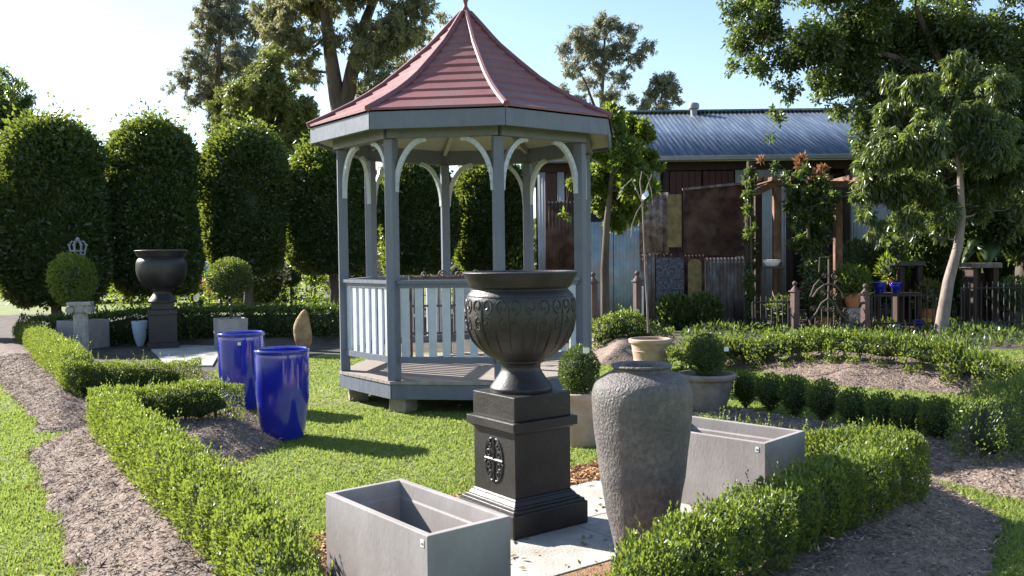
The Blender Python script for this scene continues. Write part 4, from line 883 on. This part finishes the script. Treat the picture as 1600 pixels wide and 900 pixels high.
m = MB(); m.box(((fx(1042)+fx(1064))/2, DF-.07, fz(345)), (fx(1064)-fx(1042), .03, fz(304)-fz(386))); o = m.build('gold_panel', gold, None, bevel=.004); tag(o, 'tall narrow golden board hung on the patchwork fence', 'panel')
m = MB(); x0, x1 = fx(1024), fx(1067); m.box(((x0+x1)/2, DF-.09, (fz(402)+.15)/2), (x1-x0, .05, fz(402)-.15)); o = m.build('pebble_panel', pebble, None, bevel=.005); tag(o, 'dark pebbled panel standing against the patchwork fence', 'panel')
m = MB(); x0, x1 = fx(1073), fx(1094); xc = (x0+x1)/2; hw = (x1-x0)/2; zt_ = fz(412); pl = [(x0, .1), (x1, .1), (x1, zt_)] + [(xc+hw*math.cos(t), zt_+hw*.7*math.sin(t)) for t in np.linspace(.1, PI-.1, 9)] + [(x0, zt_)]
n_ = len(pl); m.add([(x, DF-.13, z) for x, z in pl]+[(x, DF-.09, z) for x, z in pl], [tuple(range(n_)), tuple(range(n_, 2*n_))[::-1]]+[(i, n_+i, n_+(i+1) % n_, (i+1) % n_) for i in range(n_)]); o = m.build('arched_plaque', gold, None); tag(o, 'golden arched plaque leaning at the foot of the fence', 'plaque')

# timber pole, arbour and vine
DA = 18.2
def ax_(px): return atD(px, 400, DA)[0]
def az_(py, px=1200): return atD(px, py, DA)[2]
m = MB(); m.tube([(ax_(1172), DA, -.05), (ax_(1170), DA, az_(380)), (ax_(1173), DA, az_(252))], [.095, .085, .075], 12); tag(m.build('timber_pole', darkwood), 'rough bark covered timber pole at the right end of the patchwork fence', 'pole')
arb = thing('timber_arbour', 'reddish rustic timber arbour draped with a vine behind the iron gate', 'arbour', (ax_(1260), DA, 0))
for px in (1216, 1312):
    for dy in (0, 1.4):
        m = MB(); m.box((ax_(px), DA+.1+dy, az_(292)/2), (.15, .15, az_(292))); m.build('post', sunwood if dy == 0 else darkwood, arb, world=True, bevel=.01)
m = MB(); m.beam((ax_(1178), DA+.1, az_(302)), (ax_(1215), DA+.1, az_(286)), .14, .13); m.beam((ax_(1215), DA+.1, az_(286)), (ax_(1352), DA+.1, az_(290)), .14, .13); m.build('lintel', sunwood, arb, world=True)
m = MB(); m.beam((ax_(1280), DA+.02, az_(300)), (ax_(1352), DA+.02, az_(306)), .12, .22); m.build('cross_beam', darkwood, arb, world=True)
for i, px in enumerate((1182, 1192, 1206, 1232, 1262, 1292, 1322, 1345)):
    m = MB(); z_ = az_(289)+.11; m.beam((ax_(px), DA-.25, z_), (ax_(px), DA+1.6, z_), .07, .09); m.build('rafter', sunwood, arb, world=True)
tree('climbing_vine', 'grey green climbing vine hanging thickly over the arbour', 'vine', [(1240, 320, 16), (1246, 345, 16), (1250, 380, 16), (1292, 340, 14), (1290, 300, 16), (1260, 265, 14), (1245, 285, 18), (1272, 290, 20), (1255, 312, 22), (1280, 320, 20), (1262, 345, 22), (1278, 360, 18), (1262, 385, 19), (1280, 400, 16), (1264, 420, 18), (1275, 445, 16), (1262, 465, 15), (1225, 275, 10), (1238, 300, 12), (1300, 300, 12), (1210, 262, 8)], DA-.35, 17000, .11, .04, dark_leaf, bark, [(1268, 520), (1268, 430), (1262, 350), (1262, 280)], .06, None, .6, 7, .4)
tree('climbing_vine', 'thin dark ivy creeping up the bark covered timber pole', 'vine', [(1172, y_, 9) for y_ in range(270, 500, 18)], DA-.15, 2600, .09, .045, dark_leaf, bark, [(1176, 520), (1174, 400), (1172, 280)], .03, None, .4, 5, .5)
tree('climbing_vine', 'rust tinted new shoots sprouting above the arbour', 'vine', [(1250, 255, 7), (1252, 246, 5), (1273, 272, 6), (1284, 266, 6), (1190, 250, 4)], DA-.3, 420, .11, .04, tint_leaf, bark, [(1262, 520), (1262, 300), (1258, 262)], .025, None, .0, 5, .5)

# ------------------------------------------------------------------ wrought iron gate and posts
DG = 16.8
def gx_(px): return atD(px, 470, DG)[0]
def gz_(py): return atD(1300, py, DG)[2]
def ironpost_(px, label, D=DG, top=437):
    b = atD(px, 470, D); zt = atD(px, top, D)[2]; r_ = thing('gate_post', label, 'post', (b[0], D, 0), .4, 'rusty iron posts with ball finials'); k_ = D/1400
    m = MB(); m.box((0, 0, (zt-10*k_)/2), (10*k_, 10*k_, zt-10*k_)); m.build('shaft', ironpost, r_, bevel=.006)
    m = MB(); m.box((0, 0, zt-9*k_), (14*k_, 14*k_, 2*k_)); m.lathe([(7*k_, zt-8*k_), (5*k_, zt-5*k_), (2.5*k_, zt-2*k_), (2*k_, zt)], 12); m.ball((0, 0, zt+3*k_), 4*k_, 12); m.build('finial', ironpost, r_)
ironpost_(1242, 'rusty iron post with ball finial left of the scrolled gate', DG, 446)
ironpost_(1352, 'rusty iron post with ball finial right of the scrolled gate', DG-.2, 450)
ironpost_(996, 'rusty iron post with ball finial beside the pale blue fence sheet', 17.5, 430)
ironpost_(927, 'rusty iron post with ball finial half hidden by the gazebo corner post', 17.5, 432)
gate = thing('iron_gate', 'curly rusty wrought iron garden gate standing behind the right hedge', 'gate', (gx_(1298), DG, 0))
def gpt(px, py): return (gx_(px), DG, gz_(py))
m = MB()
for px, tp_ in ((1274, 495), (1284, 478), (1294, 468), (1303, 478), (1313, 495), (1323, 506), (1334, 508)): m.tube([(gx_(px), DG, .05), gpt(px, tp_)], .011, 6)
m.tube([gpt(1294, 470), gpt(1295, 445), gpt(1295, 405)], .018, 6); m.tube([gpt(1295, 408), gpt(1295, 402), gpt(1281, 402), gpt(1280, 425)], .015, 6); m.tube([(gx_(1272), DG, .09), (gx_(1336), DG, .09)], .012, 6)
m.build('bars', iron, gate, world=True)
m = MB(); m.tube([gpt(1266, 500), gpt(1276, 488), gpt(1284, 473), gpt(1294, 466), (gx_(1304), DG, gz_(473)), gpt(1312, 488), gpt(1322, 500), gpt(1335, 507), gpt(1346, 508)], .017, 6)
m.tube([gpt(1270, 464), gpt(1278, 452), gpt(1288, 445), gpt(1296, 443), gpt(1306, 447), gpt(1314, 456), gpt(1318, 466)], .017, 6); m.tube([gpt(1266, 463), gpt(1272, 446), gpt(1280, 437), gpt(1287, 443)], .012, 6); m.tube([gpt(1303, 443), gpt(1308, 438), gpt(1316, 443)], .012, 6)
m.tube([(gx_(1264), DG, .12), (gx_(1348), DG, .12)], .016, 6)
m.build('arched_rails', iron, gate, world=True)
m = MB()
for (px, py, r, fl) in ((1287, 458, 6, 1), (1302, 458, 6, -1), (1288, 431, 5, 1), (1303, 431, 5, -1), (1336, 496, 8, 1), (1322, 486, 6, -1), (1270, 482, 5, 1), (1289, 482, 5, -1), (1300, 484, 5, 1), (1307, 503, 6, 1), (1280, 505, 6, -1)):
    m.tube(spiral(gpt(px, py), r*DG/1400, 1.4, (1, 0, 0), (0, 0, 1), flip=fl), .009, 5)
m.build('scrollwork', iron, gate, world=True)

# ------------------------------------------------------------------ nursery clutter on the right
def potd(name, label, cat, px, py, D, r, h, mat, plant=None, group=None, z=None):
    b = atD(px, py, D); zz = b[2] if z is None else z; r_ = thing(name, label, cat, (b[0], D, zz), 0, group)
    m = MB(); m.lathe(smooth_prof([(r*.6, 0), (r*.66, .01), (r*.95, h*.6), (r, h*.9), (r*1.08, h*.92), (r*1.08, h), (r*.9, h), (r*.85, h*.8), (r*.5, .03), (.005, .025)]), 24); m.build('pot', mat, r_)
    if plant: ball_plant(r_, (b[0], D, zz+h+plant[0]*.6), plant[0], plant[1], plant[1]*.4, plant[2], plant[3], (1, 1, .9))
    return r_
tbl = thing('plant_bench', 'low dark timber bench carrying the small blue pots', 'bench', (atD(1388, 470, 18)[0], 18, 0))
zb_ = atD(1388, 457, 18)[2]; x0, x1 = atD(1362, 470, 18)[0], atD(1432, 470, 18)[0]
m = MB(); m.box(((x0+x1)/2, 18, zb_-.03), (x1-x0, .5, .05)); m.build('top', darkwood, tbl, world=True)
for sx in (x0+.05, x1-.05):
    for sy in (-.2, .2): m = MB(); m.box((sx, 18+sy, (zb_-.055)/2), (.06, .06, zb_-.056)); m.build('leg', darkwood, tbl, world=True)
potd('glazed_pot', 'round cobalt blue pot at the gate end of the dark bench', 'pot', 1374, 457, 17.95, .12, .21, cobalt, None, 'small pots on the bench', zb_-.004)
potd('glazed_pot', 'round cobalt blue pot further along the dark bench beside the green fern', 'pot', 1400, 457, 17.95, .11, .20, cobalt, None, 'small pots on the bench', zb_-.004)
potd('potted_plant', 'bright green bushy plant in a terracotta pot right of the gate', 'plant', 1332, 480, 17.4, .17, .28, orangem, (.34, .12, 420, fresh_leaf), None, None)
m = MB(); b = atD(1334, 480, 17.4); m.box((b[0], 17.4, b[2]/2-.004), (.30, .30, b[2]-.01)); tag(m.build('stone_block', oldstone, None, bevel=.02), 'stone block under the terracotta pot right of the gate', 'block')
potd('potted_plant', 'feathery pale green fern growing behind the blue pots', 'plant', 1400, 450, 18.6, .15, .2, orangem, (.36, .13, 260, fresh_leaf))
potd('bowl', 'shallow orange clay bowl under the dark bench', 'bowl', 1372, 500, 17.7, .16, .12, orangem, None, None, .0)
potd('glazed_pot', 'small blue pot on the ground left of the leaning trunk', 'pot', 1435, 512, 17.6, .10, .16, cobalt, None, None, .0)
potd('glazed_pot', 'small yellow pot on the ground left of the leaning trunk', 'pot', 1448, 512, 17.6, .10, .18, yellowm, None, None, .0)
potd('glazed_pot', 'small white pot on the ground near the right gate post', 'pot', 1400, 516, 17.2, .07, .11, whitem, None, None, .0)
def plinth(px0, px1, ptop, D, label):
    a, b = atD(px0, ptop, D), atD(px1, ptop, D); z = a[2]; xc = (a[0]+b[0])/2; wd_ = b[0]-a[0]; r_ = thing('stone_table', label, 'table', (xc, D, 0))
    m = MB(); m.box((0, 0, z-.05), (wd_, .5, .1)); m.build('top', greyiron if 'slab' in label else darkiron, r_, bevel=.012)
    for s in (-1, 1): m = MB(); m.box((s*wd_*.33, 0, (z-.1)/2), (.10, .42, z-.102)); m.build('leg', darkwood, r_, bevel=.01)
    m = MB(); m.box((0, .12, (z-.1)*.5), (wd_*.62, .05, z-.3)); m.build('back_panel', darkwood, r_)
plinth(1508, 1556, 411, 17.6, 'dark outdoor table with a worn grey slab top behind the leaning trunk'); plinth(1396, 1438, 408, 18.4, 'dark iron stand behind the blue pots')
potd('potted_plant', 'spiky pale plant standing on the dark iron stand', 'plant', 1400, 408, 18.4, .10, .14, darkiron, (.2, .14, 160, silver_leaf), None, atD(1396, 408, 18.4)[2])
def ironpanel(px0, px1, top, D, label, n):
    a, b = atD(px0, 470, D), atD(px1, 470, D); zt = atD((px0+px1)/2, top, D)[2]; r_ = thing('iron_fence_panel', label, 'fence', (a[0], D, 0)); L_ = b[0]-a[0]
    m = MB(); m.tube([(0, 0, zt-.12), (L_, 0, zt-.12)], .016, 6); m.tube([(0, 0, .15), (0, 0, zt-.12)], .016, 6); m.tube([(L_, 0, .15), (L_, 0, zt-.12)], .016, 6); m.tube([(0, 0, .15), (L_, 0, .15)], .016, 6); m.build('frame', darkiron, r_)
    for i in range(n):
        x = L_*(i+.5)/n; m = MB(); m.tube([(x, 0, .02), (x, 0, zt-.03), (x, 0, zt)], [.011, .011, .002], 6); m.build('bar', darkiron, r_)
ironpanel(1176, 1236, 462, 17.0, 'dark iron fence panel left of the scrolled gate below the timber pole', 7)
ironpanel(1362, 1462, 452, 16.9, 'dark iron fence panel between the gate and the leaning pale trunk', 11)
ironpanel(1502, 1600, 440, 17.0, 'dark iron fence panel right of the leaning pale trunk', 11)
potd('glazed_pot', 'white basin on a dark stand in front of the arbour', 'pot', 1206, 416, 17.9, .17, .13, whitem, None, None)
b = atD(1206, 416, 17.9); r_ = thing('plant_stand', 'dark slim stand below the white basin in front of the arbour', 'stand', (b[0], 17.9, 0))
m = MB(); m.box((0, 0, b[2]-.025), (.42, .34, .04)); m.build('top', darkiron, r_)
for sx in (-1, 1):
    for sy in (-1, 1): m = MB(); m.box((sx*.18, sy*.13, (b[2]-.046)/2), (.035, .035, b[2]-.047)); m.build('leg', darkiron, r_)
b = atD(1002, 490, 17.6); m = MB(); m.tube([(b[0], 17.6, -.03), (b[0], 17.6, atD(1002, 448, 17.6)[2])], .05, 12); tag(m.build('white_post', whitem), 'short white post next to the rusty iron post', 'post')
potd('potted_plant', 'dark leafy plant in a clay pot at the arbour foot', 'plant', 1290, 500, 17.5, .16, .25, orangem, (.30, .11, 300, dark_leaf), None, 0.0)
potd('potted_plant', 'trailing pale plant in a dark pot under the vine', 'plant', 1222, 500, 17.5, .15, .25, darkiron, (.28, .11, 300, silver_leaf), None, 0.0)
potd('potted_plant', 'tall bushy plant in a dark pot right of the leaning trunk', 'plant', 1580, 500, 17.5, .20, .35, darkiron, (.40, .13, 300, dark_leaf), None, 0.0)
potd('potted_plant', 'olive plant in a clay pot left of the leaning trunk', 'plant', 1452, 490, 18.2, .18, .35, orangem, (.36, .12, 300, olive_leaf), None, 0.0)
n = 8000; Y_ = rng.uniform(13.2, 18.6, n); u_ = rng.uniform(1065, 1680, n); X_ = (u_-800)/1400*Y_; cl_ = vnoise(np.stack([X_, Y_], 1), 2.2, 77); k_ = cl_ > -.55; hh_ = (.05+.10*np.clip(cl_+.5, 0, 1.5))*rng.random(n)
tag(leaves('ground_cover', np.stack([X_, Y_, hh_], 1)[k_], rng.normal(size=(k_.sum(), 3))*.6+np.array([0, 0, .7]), rng.uniform(.06, .14, k_.sum()), rng.uniform(.025, .05, k_.sum()), dark_leaf), 'low dark leafy ground cover between the right hedge and the fence', None, None, 'stuff')
# banana-like leaves
bn = thing('banana_plant', 'broad leaved banana plant beside the pale slab table', 'plant', (atD(1535, 470, 18.6)[0], 18.6, 0))
m = MB(); b = atD(1535, 470, 18.6); m.tube([(b[0], 18.6, 0), (b[0]+.05, 18.6, 1.3)], [.09, .06], 8); m.build('stem', fresh_leaf, bn, world=True)
for (px, py, dd, wv) in ((1512, 372, -.4, .20), (1528, 362, -.2, .18), (1560, 345, .2, .2), (1545, 395, -.5, .22), (1580, 370, .1, .2), (1500, 400, -.2, .15)):
    s = np.array([b[0]+.05, 18.6, 1.25]); e = atD(px, py, 18.6+dd); m = MB(); V = []; F = []
    dirv = e-s; sd = np.cross(dirv, [0, -.5, 1.0]); sd /= np.linalg.norm(sd)
    for i in range(9):
        t = i/8; c_ = s+dirv*t+np.array([0, 0, .35*math.sin(PI*t)-.25*t*t]); wv_ = wv*math.sin(PI*min(1, .08+t*.95))**.7
        V += [c_-sd*wv_+np.array([0, 0, -.05]), c_, c_+sd*wv_+np.array([0, 0, -.05])]
    for i in range(8): F += [(3*i, 3*i+1, 3*i+4, 3*i+3), (3*i+1, 3*i+2, 3*i+5, 3*i+4)]
    m.add(V, F, True); o = m.build('leaf_blade', fresh_leaf, bn, world=True, auto=False); md = o.modifiers.new('t', 'SOLIDIFY'); md.thickness = .004

# ------------------------------------------------------------------ background shrubs, cars
bsh = [(150, 455, 26, .8, fresh_leaf, 'sunlit yellow green bush between the left topiary and far urn'), (205, 455, 27, .75, fresh_leaf, 'bright leafy bush just left of the far urn'), (300, 455, 27, .8, fresh_leaf, 'bright leafy bush just right of the far urn'), (345, 460, 28, .6, olive_leaf, 'olive bush behind the lollipop topiary'), (455, 452, 27, 1.2, fresh_leaf, 'tall sunlit bush right of the pink flowers'), (492, 450, 28, 1.2, fresh_leaf, 'sunlit bush beside the thick trunk left of the gazebo'), (560, 445, 28, 1.2, fresh_leaf, 'sunlit bush seen through the left gazebo bay'), (715, 440, 30, 1.1, fresh_leaf, 'sunlit bush seen through the middle gazebo bay'), (830, 420, 24, 1.0, fresh_leaf, 'pale leaved bush by the rust sheet at the gazebo right bay')]
for (px, py, D, r, mt, lab) in bsh:
    b = atD(px, py, D); r_ = thing('garden_shrub', lab, 'shrub', (b[0], D, 0), 0, 'sunlit bushes beyond the clipped trees')
    ball_plant(r_, (b[0], D, r*.85), r*.9, .13, .06, 95, mt, (1, .7, 1.15), core=.3)
    m = MB(); m.tube([(b[0], D, -.05), (b[0], D, r)], [.05, .03], 6); m.build('stem', twig, r_, world=True)
for (px, py, D, lab) in ((415, 425, 26.5, 'pale pink flowering bush left of the sunlit bushes'), (388, 432, 26.5, 'smaller pale pink flowering bush beside the lollipop topiary'), (560, 425, 27, 'pale pink flowering bush behind the left gazebo bay')):
    b = atD(px, py, D); r_ = thing('flowering_shrub', lab, 'shrub', (b[0], D, 0), 0, 'pink flowering bushes')
    ball_plant(r_, (b[0], D, .85), .7, .13, .06, 130, olive_leaf, (.9, .9, 1.2)); 
    n = 260; d = nrm(rng.normal(size=(n, 3))); d[:, 2] = np.abs(d[:, 2]); leaves('flowers', np.array([b[0], D, .85])+d*np.array([.66, .66, .9]), d+rng.normal(size=(n, 3))*.4, .11, .08, pink, r_)
def car(px, D, rz, paint, label):
    b = atD(px, 440, D); r_ = thing('parked_car', label, 'car', (b[0], D, 0), rz, 'cars parked beyond the clipped trees')
    def sect(ws, zs, y0): return [(-ws, y0, zs)]
    st = [(-2.05, .50, .72, .70), (-1.95, .35, .82, .80), (-1.0, .32, .95, .86), (.2, .30, .98, .87), (1.6, .32, .97, .86), (2.0, .38, .90, .80), (2.08, .5, .75, .72)]
    V = []; F = []
    for (y, z0, z1, hw) in st: V += [(-hw, y, z0), (hw, y, z0), (hw*.98, y, z1-.06), (hw*.88, y, z1), (-hw*.88, y, z1), (-hw*.98, y, z1-.06)]
    for i in range(len(st)-1):
        for k in range(6): F.append((i*6+k, i*6+(k+1) % 6, i*6+6+(k+1) % 6, i*6+6+k))
    F += [tuple(range(6))[::-1], tuple((len(st)-1)*6+k for k in range(6))]
    m = MB(); m.add(V, F); m.build('body', paint, r_, bevel=.03)
    cs = [(-1.05, .94, .80), (-.35, 1.40, .64), (1.0, 1.44, .62), (1.75, .96, .76)]; V = []; F = []
    for (y, z, hw) in cs: V += [(-hw, y, z), (hw, y, z)]
    V += [(-.80, -1.0, .93), (.80, -1.0, .93), (.78, 1.7, .93), (-.78, 1.7, .93)]
    m = MB(); m.add(V, [(0, 1, 3, 2), (4, 5, 7, 6), (0, 2, 4, 6), (1, 7, 5, 3)]); m.build('windows', glass_m, r_)
    m = MB(); m.box((0, .32, 1.43), (1.26, 1.42, .05)); m.build('roof_panel', paint, r_, bevel=.02)
    for sx in (-1, 1):
        for y in (-1.3, 1.3):
            m = MB(); m.tube([(sx*.70, y, .31), (sx*.875, y, .31)], .31, 18); wh = m.build('wheel', tyre_m, r_); m = MB(); m.tube([(sx*.84, y, .31), (sx*.885, y, .31)], .19, 14); m.build('rim', rimm, wh)
        m = MB(); m.box((sx*.58, -2.03, .66), (.3, .06, .14)); m.build('headlight', lampm, r_, bevel=.02)
    for a, b_ in ((-.66, -.30),): pass
car(172, 34, .25, card, 'dark car parked beyond the trees left of the far urn'); car(318, 36, -.3, carw, 'white car parked beyond the trees right of the far urn'); car(285, 31, 1.2, carr, 'red car mostly hidden behind the far urn'); car(418, 33, .1, carw, 'white car parked behind the pink flowering bush')
for (px, D, r, hh, lab) in ((1425, 20.8, 1.0, 1.25, 'dark bush in the shade behind the iron stand'), (1500, 20.5, 1.1, 1.35, 'dark bush in the shade behind the leaning pale trunk'), (1575, 20.3, 1.2, 1.5, 'dark bush in the shade behind the pale slab table'), (1345, 21.2, .7, .9, 'dark bush against the white shed wall right of the arbour'), (1640, 20, 1.3, 1.6, 'dark bush cut by the right edge below the shade tree'), (1100, 17.9, .34, .34, 'low dark bush at the foot of the golden plaque'), (1055, 17.9, .36, .34, 'low dark bush at the foot of the pebbled panel')):
    b = atD(px, 450, D); r_ = thing('shade_shrub', lab, 'shrub', (b[0], D, 0), 0, 'dark shrubs in the yard')
    ball_plant(r_, (b[0], D, hh), r, .12, .05, 330 if r > .6 else 700, dark_leaf, (1, .8, hh/r*.98)); m = MB(); m.tube([(b[0], D, -.05), (b[0], D, hh)], [.06, .03], 6); m.build('stem', twig, r_, world=True)
# distant wood closing the horizon
n = 26000; xs = rng.uniform(-75, 75, n); ys = rng.uniform(62, 72, n); hh = 3.2+1.6*vnoise(xs[:, None], .25, 31)+1.0*vnoise(xs[:, None], .9, 32)
P = np.stack([xs, ys, np.maximum(.1, hh*rng.random(n)**.6)], 1); o = leaves('distant_wood', P, rng.normal(size=(n, 3))+np.array([0, 0, .4]), rng.uniform(.5, .9, n), rng.uniform(.3, .5, n), olive_leaf); tag(o, 'distant line of green trees beyond the nursery', None, None, 'stuff')
